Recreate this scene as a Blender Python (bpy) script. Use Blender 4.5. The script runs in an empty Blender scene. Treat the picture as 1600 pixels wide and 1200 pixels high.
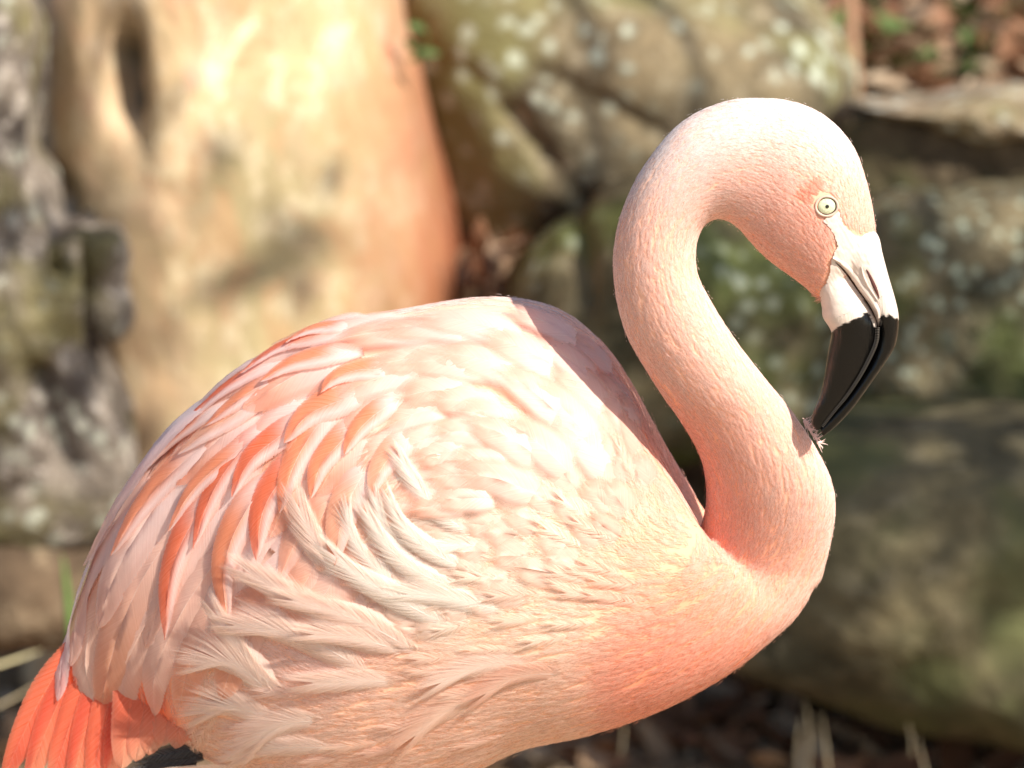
import bpy, math, random
import numpy as np
from mathutils import Vector, Matrix, noise
from mathutils.bvhtree import BVHTree
from mathutils.kdtree import KDTree
random.seed(7); rng = np.random.default_rng(7)
SC = bpy.context.scene
COL = SC.collection
# ------------------------------------------------------------ camera, world, sun
CAM = Vector((0.0, -4.0, 1.6)); AIM = Vector((0.0, 0.0, 0.85))
DIST = (AIM - CAM).length
FWD = (AIM - CAM).normalized(); RIGHT = Vector((1, 0, 0)); UP = RIGHT.cross(FWD).normalized()
cd = bpy.data.cameras.new('camera'); cam = bpy.data.objects.new('camera', cd); COL.objects.link(cam)
cam.location = CAM; cam.rotation_euler = FWD.to_track_quat('-Z', 'Y').to_euler()
cd.sensor_width = 36; cd.lens = 36 * DIST / 0.8; cd.clip_end = 500; cd.clip_start = 0.05
cd.dof.use_dof = True; cd.dof.focus_distance = DIST - 0.10; cd.dof.aperture_fstop = 5.6
SC.camera = cam
SUN = Vector((0.56, -0.51, 0.66)).normalized()
w = bpy.data.worlds.new('World'); SC.world = w; w.use_nodes = True
nt = w.node_tree; nt.nodes.clear()
sky = nt.nodes.new('ShaderNodeTexSky'); sky.sky_type = 'NISHITA'; sky.sun_disc = False
sky.sun_elevation = math.asin(SUN.z); sky.sun_rotation = math.atan2(SUN.x, SUN.y)
bg = nt.nodes.new('ShaderNodeBackground'); bg.inputs[1].default_value = 0.105
wo = nt.nodes.new('ShaderNodeOutputWorld')
nt.links.new(sky.outputs[0], bg.inputs[0]); nt.links.new(bg.outputs[0], wo.inputs[0])
sl = bpy.data.lights.new('sun', 'SUN'); sl.energy = 5.0; sl.angle = math.radians(0.5); sl.color = (1.0, 0.935, 0.83)
so = bpy.data.objects.new('sun', sl); COL.objects.link(so); so.rotation_euler = (-SUN).to_track_quat('-Z', 'Y').to_euler()
so.location = SUN * 20
SC.view_settings.view_transform = 'Standard'; SC.view_settings.look = 'None'
SC.view_settings.exposure = 0.78; SC.view_settings.gamma = 1; SC.view_settings.use_curve_mapping = False
SC.render.engine = 'CYCLES'
SC.cycles.use_denoising = True; SC.cycles.max_bounces = 8; SC.cycles.transparent_max_bounces = 40
SC.cycles.diffuse_bounces = 4; SC.cycles.caustics_reflective = False; SC.cycles.caustics_refractive = False

# ------------------------------------------------------------ helpers
def P(px, py, y=0.0):
    """point of the vertical plane at depth y seen at picture position px,py (1600x1200)"""
    d = FWD * DIST + RIGHT * ((px - 800) / 2000) + UP * ((600 - py) / 2000)
    return CAM + d * ((y - CAM.y) / d.y)
def ray(px, py):
    return (FWD * DIST + RIGHT * ((px - 800) / 2000) + UP * ((600 - py) / 2000)).normalized()
Fn, Un = np.array(FWD), np.array(UP); Cn = np.array(CAM)
def to_px(p):
    q = np.asarray(p) - Cn; f = q @ Fn
    return np.stack([800 + q[..., 0] / f * DIST * 2000, 600 - (q @ Un) / f * DIST * 2000], -1)
def tag(o, label=None, cat=None, group=None, kind=None):
    for k, v in (('label', label), ('category', cat), ('group', group), ('kind', kind)):
        if v: o[k] = v
    return o
def empty(name, loc=(0, 0, 0)):
    o = bpy.data.objects.new(name, None); COL.objects.link(o); o.location = loc; return o
def link(name, me, mat=None, parent=None, smooth=True):
    o = bpy.data.objects.new(name, me); COL.objects.link(o)
    if mat and not me.materials: me.materials.append(mat)
    if smooth: me.polygons.foreach_set('use_smooth', [True] * len(me.polygons))
    if parent:
        o.parent = parent; o.matrix_parent_inverse = Matrix.Translation(-Vector(parent.location))
    return o
def mesh(name, v, f):
    me = bpy.data.meshes.new(name); me.from_pydata([tuple(x) for x in v], [], f); me.update(); return me
def setcol(me, cols, name='Col'):
    a = me.color_attributes.new(name, 'FLOAT_COLOR', 'POINT')
    c = np.ones((len(me.vertices), 4), np.float32); c[:, :3] = cols; a.data.foreach_set('color', c.ravel())
def resample(pts, n):
    pts = np.array(pts, float); m = len(pts)
    if m == 2: t = np.linspace(0, 1, n)[:, None]; return pts[0] * (1 - t) + pts[1] * t
    e = np.vstack([2 * pts[0] - pts[1], pts, 2 * pts[-1] - pts[-2]]); out = []
    for i in range(m - 1):
        a, b, c, d = e[i:i + 4]
        for t in np.linspace(0, 1, 24, endpoint=False):
            out.append(.5 * (2 * b + (c - a) * t + (2 * a - 5 * b + 4 * c - d) * t * t + (3 * b - a - 3 * c + d) * t ** 3))
    out.append(pts[-1]); out = np.array(out)
    s = np.r_[0, np.cumsum(np.linalg.norm(np.diff(out[:, :2], axis=0), axis=1))]
    q = np.linspace(0, s[-1], n)
    return np.stack([np.interp(q, s, out[:, k]) for k in range(out.shape[1])], -1)
def smooth01(x, a, b):
    t = np.clip((x - a) / (b - a), 0, 1); return t * t * (3 - 2 * t)

# node helpers
class NT:
    def __init__(s, name):
        s.m = bpy.data.materials.new(name); s.m.use_nodes = True; s.t = s.m.node_tree; s.t.nodes.clear()
        s.out = s.n('ShaderNodeOutputMaterial')
    def n(s, ty, **k):
        x = s.t.nodes.new(ty)
        for a, b in k.items(): setattr(x, a, b)
        return x
    def l(s, a, b): s.t.links.new(a, b)
    def put(s, sock, v):
        if hasattr(v, 'is_linked') or isinstance(v, bpy.types.NodeSocket): s.l(v, sock)
        elif isinstance(v, (tuple, list)) and len(v) == 3 and sock.type == 'RGBA': sock.default_value = (*v, 1)
        else: sock.default_value = v
    def math(s, op, a, b=0.0, c=None, clamp=False):
        x = s.n('ShaderNodeMath', operation=op, use_clamp=clamp); s.put(x.inputs[0], a); s.put(x.inputs[1], b)
        if c is not None: s.put(x.inputs[2], c)
        return x.outputs[0]
    def mix(s, f, a, b, blend='MIX'):
        x = s.n('ShaderNodeMix', data_type='RGBA', blend_type=blend)
        s.put(x.inputs[0], f); s.put(x.inputs[6], a); s.put(x.inputs[7], b); return x.outputs[2]
    def noise(s, vec, scale, detail=4, rough=.55, dist=0):
        x = s.n('ShaderNodeTexNoise'); s.put(x.inputs['Vector'], vec); s.put(x.inputs['Scale'], scale)
        s.put(x.inputs['Detail'], detail); s.put(x.inputs['Roughness'], rough); s.put(x.inputs['Distortion'], dist)
        return x.outputs[0]
    def ramp(s, f, a, b, inv=False):
        x = s.n('ShaderNodeMapRange', interpolation_type='SMOOTHSTEP'); s.put(x.inputs[0], f)
        x.inputs[1].default_value = a; x.inputs[2].default_value = b
        x.inputs[3].default_value = 1.0 if inv else 0.0; x.inputs[4].default_value = 0.0 if inv else 1.0
        return x.outputs[0]
    def attr(s, name): return s.n('ShaderNodeAttribute', attribute_name=name)
    def pos(s): return s.n('ShaderNodeNewGeometry').outputs['Position']
    def bump(s, h, strength, dist=.001, nrm=None):
        x = s.n('ShaderNodeBump'); x.inputs['Strength'].default_value = strength; x.inputs['Distance'].default_value = dist
        s.put(x.inputs['Height'], h)
        if nrm is not None: s.l(nrm, x.inputs['Normal'])
        return x.outputs[0]
    def bsdf(s, col, rough=.6, nrm=None, spec=.3, trans=0.0, sheen=0, sss=0):
        b = s.n('ShaderNodeBsdfPrincipled'); s.put(b.inputs['Base Color'], col); s.put(b.inputs['Roughness'], rough)
        b.inputs['Specular IOR Level'].default_value = spec
        if sss: b.inputs['Subsurface Weight'].default_value = sss; b.inputs['Subsurface Radius'].default_value = (.01, .004, .002); b.inputs['Subsurface Scale'].default_value = .6
        if nrm is not None: s.l(nrm, b.inputs['Normal'])
        o = b.outputs[0]
        if trans:
            t = s.n('ShaderNodeBsdfTranslucent'); gm = s.n('ShaderNodeGamma'); s.put(gm.inputs[0], col); gm.inputs[1].default_value = 1.65; s.l(gm.outputs[0], t.inputs[0])
            mx = s.n('ShaderNodeMixShader'); mx.inputs[0].default_value = trans; s.l(o, mx.inputs[1]); s.l(t.outputs[0], mx.inputs[2]); o = mx.outputs[0]
        return o
    def done(s, sh): s.l(sh, s.out.inputs[0]); return s.m

def mat_flat(name, col, rough=.6, spec=.3, var=.15, scale=60, trans=0, sss=0, bump=.2):
    m = NT(name); p = m.pos(); f = m.noise(p, scale)
    c = m.mix(f, tuple(x * (1 - var) for x in col), tuple(min(1, x * (1 + var)) for x in col))
    return m.done(m.bsdf(c, rough, m.bump(f, bump), spec, trans, sss=sss))

def mat_vane():
    m = NT('feather_vane')
    col = m.attr('Col').outputs['Color']
    uv = m.n('ShaderNodeUVMap', uv_map='barb').outputs[0]
    sp = m.n('ShaderNodeSeparateXYZ'); m.l(uv, sp.inputs[0]); s_, b_ = sp.outputs[0], sp.outputs[1]
    def n1(scale, det=2):
        x = m.n('ShaderNodeTexNoise', noise_dimensions='1D'); m.l(b_, x.inputs['W']); x.inputs['Scale'].default_value = scale
        x.inputs['Detail'].default_value = det; return x.outputs[0]
    fine = n1(22, 1); mid = n1(5, 2); coarse = n1(1.7, 1)
    stripe = m.math('ADD', m.math('MULTIPLY', fine, .6), m.math('MULTIPLY', mid, .4))
    c = m.mix(m.ramp(stripe, .35, .65), m.mix(1.0, col, (.90, .86, .85), 'MULTIPLY'), m.mix(.12, col, (1, .97, .95)))
    nrm = m.bump(stripe, .35, .0006)
    sh = m.bsdf(c, .55, nrm, .2, .42)
    # frayed rim and split vanes: barbs that part from each other near the edge
    a = m.math('ABSOLUTE', s_)
    rag = m.math('ADD', m.math('MULTIPLY', fine, .45), m.math('MULTIPLY', mid, .55))
    lim = m.math('ADD', .74, m.math('MULTIPLY', rag, .44))
    edge = m.math('GREATER_THAN', a, lim)
    split = m.math('MULTIPLY', m.math('GREATER_THAN', coarse, .90), m.math('GREATER_THAN', a, m.math('SUBTRACT', 1.9, m.math('MULTIPLY', coarse, 2.1))))
    cut = m.math('MAXIMUM', edge, split)
    sf = m.math('MULTIPLY', m.attr('soft').outputs['Fac'], m.math('ADD', .55, m.math('MULTIPLY', stripe, .9)), None, True)
    cut = m.math('MAXIMUM', cut, sf)
    tr = m.n('ShaderNodeBsdfTransparent'); mx = m.n('ShaderNodeMixShader')
    m.l(cut, mx.inputs[0]); m.l(sh, mx.inputs[1]); m.l(tr.outputs[0], mx.inputs[2])
    return m.done(mx.outputs[0])
def mat_strand(name='feather_barbs', trans=.3, clear=True):
    m = NT(name)
    col = m.attr('Col').outputs['Color']; nr = m.attr('nrm').outputs['Vector']
    g = m.n('ShaderNodeNewGeometry')
    vm = m.n('ShaderNodeVectorMath', operation='SCALE'); m.l(g.outputs['Normal'], vm.inputs[0]); vm.inputs['Scale'].default_value = .35
    va = m.n('ShaderNodeVectorMath', operation='ADD'); m.l(vm.outputs[0], va.inputs[0]); m.l(nr, va.inputs[1])
    vn = m.n('ShaderNodeVectorMath', operation='NORMALIZE'); m.l(va.outputs[0], vn.inputs[0])
    d = m.n('ShaderNodeBsdfDiffuse'); m.l(col, d.inputs[0]); m.l(vn.outputs[0], d.inputs['Normal'])
    gm = m.n('ShaderNodeGamma'); m.l(col, gm.inputs[0]); gm.inputs[1].default_value = 1.65; t = m.n('ShaderNodeBsdfTranslucent'); m.l(gm.outputs[0], t.inputs[0])
    mx = m.n('ShaderNodeMixShader'); mx.inputs[0].default_value = trans; m.l(d.outputs[0], mx.inputs[1]); m.l(t.outputs[0], mx.inputs[2])
    if not clear: return m.done(mx.outputs[0])
    hi = m.n('ShaderNodeHairInfo'); fade = m.math('ADD', .30, m.math('MULTIPLY', hi.outputs['Intercept'], .45))
    tr = m.n('ShaderNodeBsdfTransparent'); m2 = m.n('ShaderNodeMixShader'); m.l(fade, m2.inputs[0]); m.l(mx.outputs[0], m2.inputs[1]); m.l(tr.outputs[0], m2.inputs[2])
    return m.done(m2.outputs[0])
M_VANE = mat_vane(); M_STRAND = mat_strand(trans=.42)
m = NT('plumage_skin'); M_SKIN = m.done(m.bsdf(m.attr('Col').outputs['Color'], .8, None, .1, sss=.0))

# ------------------------------------------------------------ rocks, tree, ground (setting)
def mat_rock(name, dark, mid, light, moss, lichen, moss_amt=.5, lichen_amt=.5, scale=9, lscale=22):
    m = NT(name); p = m.pos()
    a = m.noise(p, scale, 6, .6, .4); b = m.noise(p, scale * 3.1, 5, .65); c_ = m.noise(p, scale * .45, 3)
    c = m.mix(m.ramp(a, .32, .68), dark, mid)
    c = m.mix(m.ramp(b, .5, .75), c, light); c = m.mix(m.math('MULTIPLY', m.ramp(m.noise(p, scale * 9, 3, .7), .5, .68), .5), c, dark)
    c = m.mix(m.math('MULTIPLY', m.ramp(c_, .62 - .25 * moss_amt, .78 - .25 * moss_amt), .85), c, moss)
    v = m.n('ShaderNodeTexVoronoi'); v.inputs['Scale'].default_value = lscale; m.l(p, v.inputs['Vector']); v.inputs['Randomness'].default_value = 1
    fz = m.noise(p, scale * 6, 4, .7); lm = m.math('ADD', m.math('ADD', m.math('MULTIPLY', v.outputs['Distance'], .8), m.math('MULTIPLY', fz, .7)), m.math('MULTIPLY', a, .35))
    big = m.ramp(m.noise(p, 3.3, 2), .62 - .3 * lichen_amt, .70 - .2 * lichen_amt)
    l = m.math('MULTIPLY', m.math('MULTIPLY', m.ramp(lm, .58, .86, True), big), .75)
    c = m.mix(l, c, lichen)
    nrm = m.bump(m.math('ADD', a, m.math('MULTIPLY', b, .5)), .7, .02)
    return m.done(m.bsdf(c, .9, nrm, .15))
def rock(name, outline, yc, front, back, mat, label, disp=.02, dscale=6, pw=2.6, parent=None, cat='rock', group=None, top_flat=0, seed=0, creases=()):
    """a boulder: traced outline standing at depth yc, bulging forward and backward"""
    o2 = resample(list(outline) + [outline[0]], 129)[:-1]
    c = o2.mean(0); NR = 44; vs = []; fs = []; n = len(o2)
    P3 = [P(x, y, yc) for x, y in o2]; C3 = sum(P3, Vector()) / n
    def ring(r, side):
        z = (1 - r ** pw) ** (1 / pw)
        for q in P3:
            v = C3.lerp(q, r); v = Vector(v); v.y = yc + (-front if side else back) * z; vs.append(v)
    rs = [1 - (k / NR) ** 1.6 for k in range(NR)]
    for r in rs: ring(r, True)
    vs.append(Vector((C3.x, yc - front, C3.z))); ci = len(vs) - 1
    for k in range(NR - 1):
        for i in range(n):
            j = (i + 1) % n; fs.append((k * n + i, k * n + j, (k + 1) * n + j, (k + 1) * n + i))
    for i in range(n): fs.append(((NR - 1) * n + i, (NR - 1) * n + (i + 1) % n, ci))
    base = len(vs); rb = [.9, .7, .45, .2]
    for r in rb: ring(r, False)
    prev = 0
    for k in range(len(rb)):
        cur = base + k * n
        for i in range(n):
            j = (i + 1) % n; fs.append((prev + i, cur + i, cur + j, prev + j))
        prev = cur
    vs.append(Vector((C3.x, yc + back, C3.z))); ci = len(vs) - 1
    for i in range(n): fs.append((prev + i, ci, prev + (i + 1) % n))
    sd = Vector((seed * 3.7, seed * 1.3, seed * 2.1))
    out = []
    for v in vs:
        d = (v - Vector((C3.x, yc, C3.z))); d.normalize()
        h = noise.fractal(v * dscale + sd, 1.0, 2.1, 5) * disp
        h += (abs(noise.noise(v * dscale * .5 + sd)) - .3) * disp * 1.2
        for (x0, y0, x1, y1, wd, dp) in creases:
            a = P(x0, y0, yc - front); b = P(x1, y1, yc - front)
            ab = Vector((b.x - a.x, b.z - a.z)); av = Vector((v.x - a.x, v.z - a.z))
            t = max(0, min(1, av.dot(ab) / ab.length_squared)); dd = (av - ab * t).length
            h -= dp * math.exp(-(dd / wd) ** 2)
        out.append(v + Vector((d.x * .6, -abs(d.y) if d.y < 0 else abs(d.y), d.z * .6)) * h)
    o = link(name, mesh(name, out, fs), mat, parent)
    if not parent: tag(o, label, cat, group)
    return o
LICH = (.34, .37, .28)
R_mid = mat_rock('mossy_sandstone', (.06, .048, .03), (.20, .155, .09), (.33, .28, .19), (.18, .17, .07), (.46, .50, .40), .4, .75, 7, 30)
R_dark = mat_rock('shaded_sandstone', (.035, .026, .016), (.11, .08, .048), (.17, .13, .08), (.06, .06, .025), LICH, .5, .3, 9, 36)  # stone of the slab, shade of its face put into the darker colour
R_lich = mat_rock('lichened_sandstone', (.045, .042, .026), (.15, .12, .07), (.25, .21, .13), (.08, .095, .03), (.38, .44, .34), .4, 1.0, 11, 48)
R_low = mat_rock('green_brown_sandstone', (.05, .043, .024), (.14, .115, .063), (.21, .175, .105), (.09, .095, .038), (.24, .25, .17), .6, .2, 8, 34)
R_brown = mat_rock('brown_stone', (.06, .04, .025), (.15, .10, .06), (.22, .16, .10), (.10, .09, .04), LICH, .2, .2, 8, 20)

rock('boulder', [(600, 60), (640, -60), (800, -120), (1000, -120), (1180, -70), (1270, -5), (1312, 60), (1328, 130), (1310, 200), (1240, 270), (1120, 330), (1000, 370), (900, 400), (800, 400), (700, 370), (630, 300)],
     2.75, .38, .5, R_mid, 'large rounded olive brown boulder with pale lichen spots and a bright right edge', .024, 4.5, 2.5, seed=1,
     creases=((850, 120, 1040, 215, .016, .014), (800, 180, 930, 330, .014, .012), (740, 120, 860, 260, .012, .006)))
rock('rock', [(800, 470), (815, 420), (870, 350), (930, 300), (990, 262), (1080, 250), (1180, 300), (1260, 330), (1330, 420), (1340, 560), (1290, 680), (1100, 720), (900, 700), (810, 600)],
     2.25, .22, .35, mat_rock('green_lichened_rock', (.04, .036, .02), (.15, .12, .065), (.25, .20, .12), (.085, .10, .03), (.36, .39, .29), .6, .75, 9, 34), 'green mossy rock seen through the loop of the neck', .035, 6, 2.4, seed=2, cat='mossy rock',
     creases=((900, 330, 905, 480, .012, .03),))
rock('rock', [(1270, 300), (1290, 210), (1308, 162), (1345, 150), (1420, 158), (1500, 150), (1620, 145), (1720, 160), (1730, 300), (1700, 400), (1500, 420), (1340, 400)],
     2.40, .12, .12, R_dark, 'dark angular slab of rock with a sunlit ledge painted pale on top', .02, 8, 5, seed=3, cat='rock slab')
rock('rock', [(1290, 360), (1330, 325), (1400, 296), (1480, 290), (1600, 282), (1720, 296), (1740, 450), (1720, 620), (1600, 650), (1450, 640), (1330, 620), (1280, 500)],
     2.30, .16, .3, R_lich, 'rock crusted with pale green lichen behind the bill', .025, 8, 3.2, seed=4, cat='lichened rock')
rock('boulder', [(1080, 900), (1100, 780), (1180, 690), (1300, 640), (1450, 628), (1620, 632), (1760, 660), (1790, 850), (1760, 1050), (1640, 1135), (1560, 1140), (1450, 1120), (1320, 1075), (1180, 1030), (1100, 990)],
     2.10, .30, .5, R_low, 'broad low boulder with greenish brown face at the right edge', .025, 5, 3.0, seed=5)
rock('rock', [(-80, 900), (-40, 830), (60, 805), (150, 830), (210, 880), (200, 990), (60, 1010), (-60, 990)],
     2.0, .12, .2, R_brown, 'low brown stone on the ground at the left edge', .012, 9, 2.6, seed=6, cat='stone')

# slab ledge: lichened plate, the slab's sunlit top put into its pale colour
rock('ledge', [(1325, 158), (1400, 156), (1460, 146), (1530, 134), (1640, 130), (1720, 135), (1720, 222), (1600, 216), (1560, 220), (1520, 214), (1495, 200), (1460, 196), (1425, 180), (1380, 176)],
     2.34, .10, .10, mat_rock('sunlit_lichen_crust', (.14, .10, .06), (.30, .23, .15), (.42, .38, .28), (.2, .18, .09), (.55, .58, .5), .2, .9, 14, 30), 'lichen crusted ledge stone on the dark slab, its sunlit top painted pale', .018, 10, 2.6, seed=8, cat='ledge stone')

# tree with smooth flaring trunk
def mat_bark():
    m = NT('smooth_bark'); p = m.pos()
    sx = m.n('ShaderNodeSeparateXYZ'); m.l(p, sx.inputs[0])
    mp = m.n('ShaderNodeMapping'); m.l(p, mp.inputs[0]); mp.inputs['Scale'].default_value = (1, 1, .6)
    q = mp.outputs[0]
    a = m.noise(q, 9, 5, .6, .6); b = m.noise(q, 22, 5, .65); c0 = m.noise(q, 4, 3)
    c = m.mix(m.ramp(a, .35, .65), (.46, .31, .155), (.62, .46, .25))
    c = m.mix(m.math('MULTIPLY', m.ramp(b, .48, .62), .7), c, (.70, .42, .30))
    c = m.mix(m.math('MULTIPLY', m.ramp(c0, .52, .68), .55), c, (.36, .32, .18))
    c = m.mix(m.math('MULTIPLY', m.ramp(m.noise(q, 24, 4, .7), .50, .60), .75), c, (.76, .63, .43))
    c = m.mix(m.math('MULTIPLY', m.ramp(m.noise(q, 15, 4, .6, 1.0), .50, .62), .65), c, (.55, .27, .14))
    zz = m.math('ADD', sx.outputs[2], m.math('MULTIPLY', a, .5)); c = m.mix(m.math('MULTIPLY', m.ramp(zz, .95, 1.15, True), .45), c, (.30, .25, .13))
    # fresh orange bark on the flank away from the hollow, shade painted in
    edge = m.math('ADD', sx.outputs[0], m.math('MULTIPLY', a, .16))
    c = m.mix(m.math('MULTIPLY', m.ramp(edge, -.17, .03), .95), c, (.27, .08, .035))
    left = m.math('ADD', sx.outputs[0], m.math('MULTIPLY', b, .1))
    c = m.mix(m.math('MULTIPLY', m.ramp(left, -.42, -.28, True), .6), c, (.42, .30, .19))
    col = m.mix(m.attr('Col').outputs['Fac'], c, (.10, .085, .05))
    nrm = m.bump(m.math('ADD', a, m.math('MULTIPLY', b, .4)), .5, .02)
    return m.done(m.bsdf(col, .6, nrm, .3))
TY = 2.45
tree = empty('tree', P(350, 1000, TY)); tag(tree, 'tree with smooth orange and cream trunk flaring at its base', 'tree')
def loft(A, B, hy, yc, n, k, cap=True, pw=1.0):
    """rings spanned by the picture points A (one flank) and B (other flank)"""
    vs, fs = [], []
    A = resample(A, n); B = resample(B, n); hy = np.interp(np.linspace(0, 1, n), np.linspace(0, 1, len(hy)), hy)
    yc = np.interp(np.linspace(0, 1, n), np.linspace(0, 1, len(yc)), yc) if hasattr(yc, '__len__') else np.full(n, yc)
    for i in range(n):
        a = P(*A[i], yc[i]); b = P(*B[i], yc[i]); c = (a + b) / 2; u = (a - b) / 2
        for j in range(k):
            th = 2 * math.pi * j / k; cs, sn = math.cos(th), math.sin(th)
            cs = math.copysign(abs(cs) ** pw, cs); sn = math.copysign(abs(sn) ** pw, sn)
            vs.append(c + u * cs + Vector((0, hy[i] * sn, 0)))
    for i in range(n - 1):
        for j in range(k):
            fs.append((i * k + j, i * k + (j + 1) % k, (i + 1) * k + (j + 1) % k, (i + 1) * k + j))
    if cap:
        for i, fl in ((0, 1), (n - 1, 0)):
            c = sum((vs[i * k + j] for j in range(k)), Vector()) / k; vs.append(c); ci = len(vs) - 1
            for j in range(k):
                f = (i * k + j, i * k + (j + 1) % k, ci); fs.append(f if fl == 0 else f[::-1])
    return vs, fs
tr_R = [(640, -5200), (610, -2600), (598, -900), (606, -200), (622, 0), (645, 70), (662, 140), (682, 215), (702, 285), (714, 340), (716, 395), (705, 450), (688, 500), (660, 600), (650, 750), (680, 900), (700, 1010)]
tr_L = [(330, -5200), (260, -2600), (110, -900), (40, -200), (30, 0), (35, 70), (40, 140), (50, 215), (70, 285), (80, 340), (95, 395), (110, 450), (130, 500), (140, 600), (110, 750), (60, 900), (40, 1010)]
vs, fs = loft(tr_R, tr_L, [.08, .12, .2, .26, .30, .33, .35, .36, .36, .34, .33, .33], TY, 420, 120, True, .62)
out = []; dk = []
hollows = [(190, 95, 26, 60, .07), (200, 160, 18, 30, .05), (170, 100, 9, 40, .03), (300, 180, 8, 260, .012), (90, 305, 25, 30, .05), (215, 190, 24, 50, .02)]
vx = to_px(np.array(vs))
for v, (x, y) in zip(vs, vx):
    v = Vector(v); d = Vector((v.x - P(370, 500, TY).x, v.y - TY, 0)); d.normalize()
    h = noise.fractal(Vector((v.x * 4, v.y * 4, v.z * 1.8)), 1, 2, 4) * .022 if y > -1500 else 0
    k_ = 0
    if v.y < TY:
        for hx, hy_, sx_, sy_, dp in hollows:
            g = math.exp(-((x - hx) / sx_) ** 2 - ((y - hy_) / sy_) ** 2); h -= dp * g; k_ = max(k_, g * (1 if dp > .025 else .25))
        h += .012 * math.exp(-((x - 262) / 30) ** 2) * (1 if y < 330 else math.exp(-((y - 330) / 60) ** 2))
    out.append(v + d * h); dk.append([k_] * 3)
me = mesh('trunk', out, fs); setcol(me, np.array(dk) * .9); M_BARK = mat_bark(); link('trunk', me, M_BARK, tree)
# limbs and leafy crown high above, outside the picture, that shade the rocks
def tube(pts, rad, k=10):
    vs, fs = [], []; pts = [Vector(p) for p in pts]
    for i, p in enumerate(pts):
        t = (pts[min(i + 1, len(pts) - 1)] - pts[max(i - 1, 0)]).normalized()
        a = t.orthogonal().normalized(); b = t.cross(a)
        for j in range(k):
            th = 2 * math.pi * j / k; vs.append(p + (a * math.cos(th) + b * math.sin(th)) * rad[i])
    for i in range(len(pts) - 1):
        for j in range(k): fs.append((i * k + j, i * k + (j + 1) % k, (i + 1) * k + (j + 1) % k, (i + 1) * k + j))
    return vs, fs
topc = P(480, -5200, TY)
# crown clusters: (x, y, z, radius, leaves)
clusters = []
def shade_at(px, py, y, h, r, n):       # a leaf cluster lying on the sun ray through a picture position
    q = P(px, py, y) + SUN * ((h - P(px, py, y).z) / SUN.z); clusters.append((q, r, n))
for a in [(1450, 420, 2.1, 3.2, .30, 110), (1250, 500, 2.1, 3.0, .25, 80), (1500, 800, 1.9, 3.3, .42, 280), (1300, 730, 1.9, 3.1, .34, 180), (1000, 480, 2.1, 3.2, .22, 60),
          (40, 600, 2.1, 3.1, .26, 110)]: shade_at(*a)
lv, lf = [], []
def leafquad(c, L, W):
    d = Vector((random.gauss(0, 1), random.gauss(0, 1), random.gauss(-.3, .6))).normalized()
    s = d.cross(Vector((random.gauss(0, 1), random.gauss(0, 1), random.gauss(0, 1)))).normalized(); b = len(lv)
    lv.extend([c, c + d * L * .5 + s * W, c + d * L, c + d * L * .5 - s * W]); lf.append((b, b + 1, b + 2, b + 3))
for c, r, n in clusters:
    for _ in range(n):
        q = c + Vector((random.gauss(0, r * .5), random.gauss(0, r * .5), random.gauss(0, r * .35)))
        leafquad(q, random.uniform(.07, .12), random.uniform(.012, .022))
    a = topc + Vector((0, .12, -random.uniform(.1, .8))); mid_ = a.lerp(c, .5) + Vector((0, .35, .3))
    v_, f_ = tube([a, mid_, c, c + Vector((.15, .1, -.05))], [.035, .02, .009, .003])
    link('branch', mesh('branch', v_, f_), M_BARK, tree)
M_LEAF = mat_flat('green_leaf', (.06, .10, .025), .5, .4, .4, 8, .3)
cr = link('crown', mesh('crown', lv, lf), M_LEAF, tree, False); cr['kind'] = 'stuff'

# rough grey stone column at the left, in front of the tree
M_GREY = mat_rock('grey_flaking_bark', (.07, .055, .045), (.24, .20, .16), (.62, .55, .47), (.14, .12, .05), (.46, .47, .38), .6, .7, 13, 30)
rock('rock', [(-90, 700), (-80, 300), (-60, 60), (0, -60), (45, -20), (60, 60), (35, 160), (50, 240), (95, 290), (120, 340), (180, 345), (205, 390), (190, 440), (210, 500), (185, 560), (190, 640), (215, 700), (205, 800), (100, 860), (-60, 840)],
     1.98, .10, .2, M_GREY, 'rough grey lichen spotted rock standing against the foot of the trunk', .03, 10, 3.4, seed=9, cat='rough rock',
     creases=((150, 380, 160, 620, .010, .07), (85, 290, 95, 420, .012, .06), (60, 600, 110, 760, .015, .05)))

# ground: one sheet, flat in front, rising to a bank behind the rocks
def ground_z(x, y):
    b = float(smooth01(y, 2.3, 3.0)); z = b * .76 + max(0, y - 3) * .05
    z += noise.fractal(Vector((x * 2.2, y * 2.2, 0)), 1, 2, 4) * .022
    return z
xs = np.concatenate([np.linspace(-60, -2.2, 24), np.linspace(-2, 2, 161), np.linspace(2.2, 60, 24)])
ys = np.concatenate([np.linspace(-30, .4, 22), np.linspace(.5, 4.5, 161), np.linspace(4.8, 90, 30)])
gv = [(x, y, ground_z(x, y)) for y in ys for x in xs]; nx = len(xs)
gf = [(j * nx + i, j * nx + i + 1, (j + 1) * nx + i + 1, (j + 1) * nx + i) for j in range(len(ys) - 1) for i in range(nx - 1)]
m = NT('leaf_litter_soil'); p = m.pos()
a = m.noise(p, 14, 6, .65, .5); b = m.noise(p, 45, 5, .7); c_ = m.noise(p, 5, 3)
c = m.mix(m.ramp(a, .35, .65), (.12, .075, .045), (.34, .23, .145)); c = m.mix(m.ramp(b, .52, .72), c, (.50, .37, .24))
c = m.mix(m.math('MULTIPLY', m.ramp(c_, .58, .68), .5), c, (.06, .085, .02))
sx_ = m.n('ShaderNodeSeparateXYZ'); m.l(p, sx_.inputs[0]); c = m.mix(m.ramp(m.math('ADD', sx_.outputs[1], m.math('MULTIPLY', a, .5)), 1.0, 1.6, True), c, (.50, .38, .25))  # unseen ground in front made paler to bounce warm light onto the bird
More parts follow.
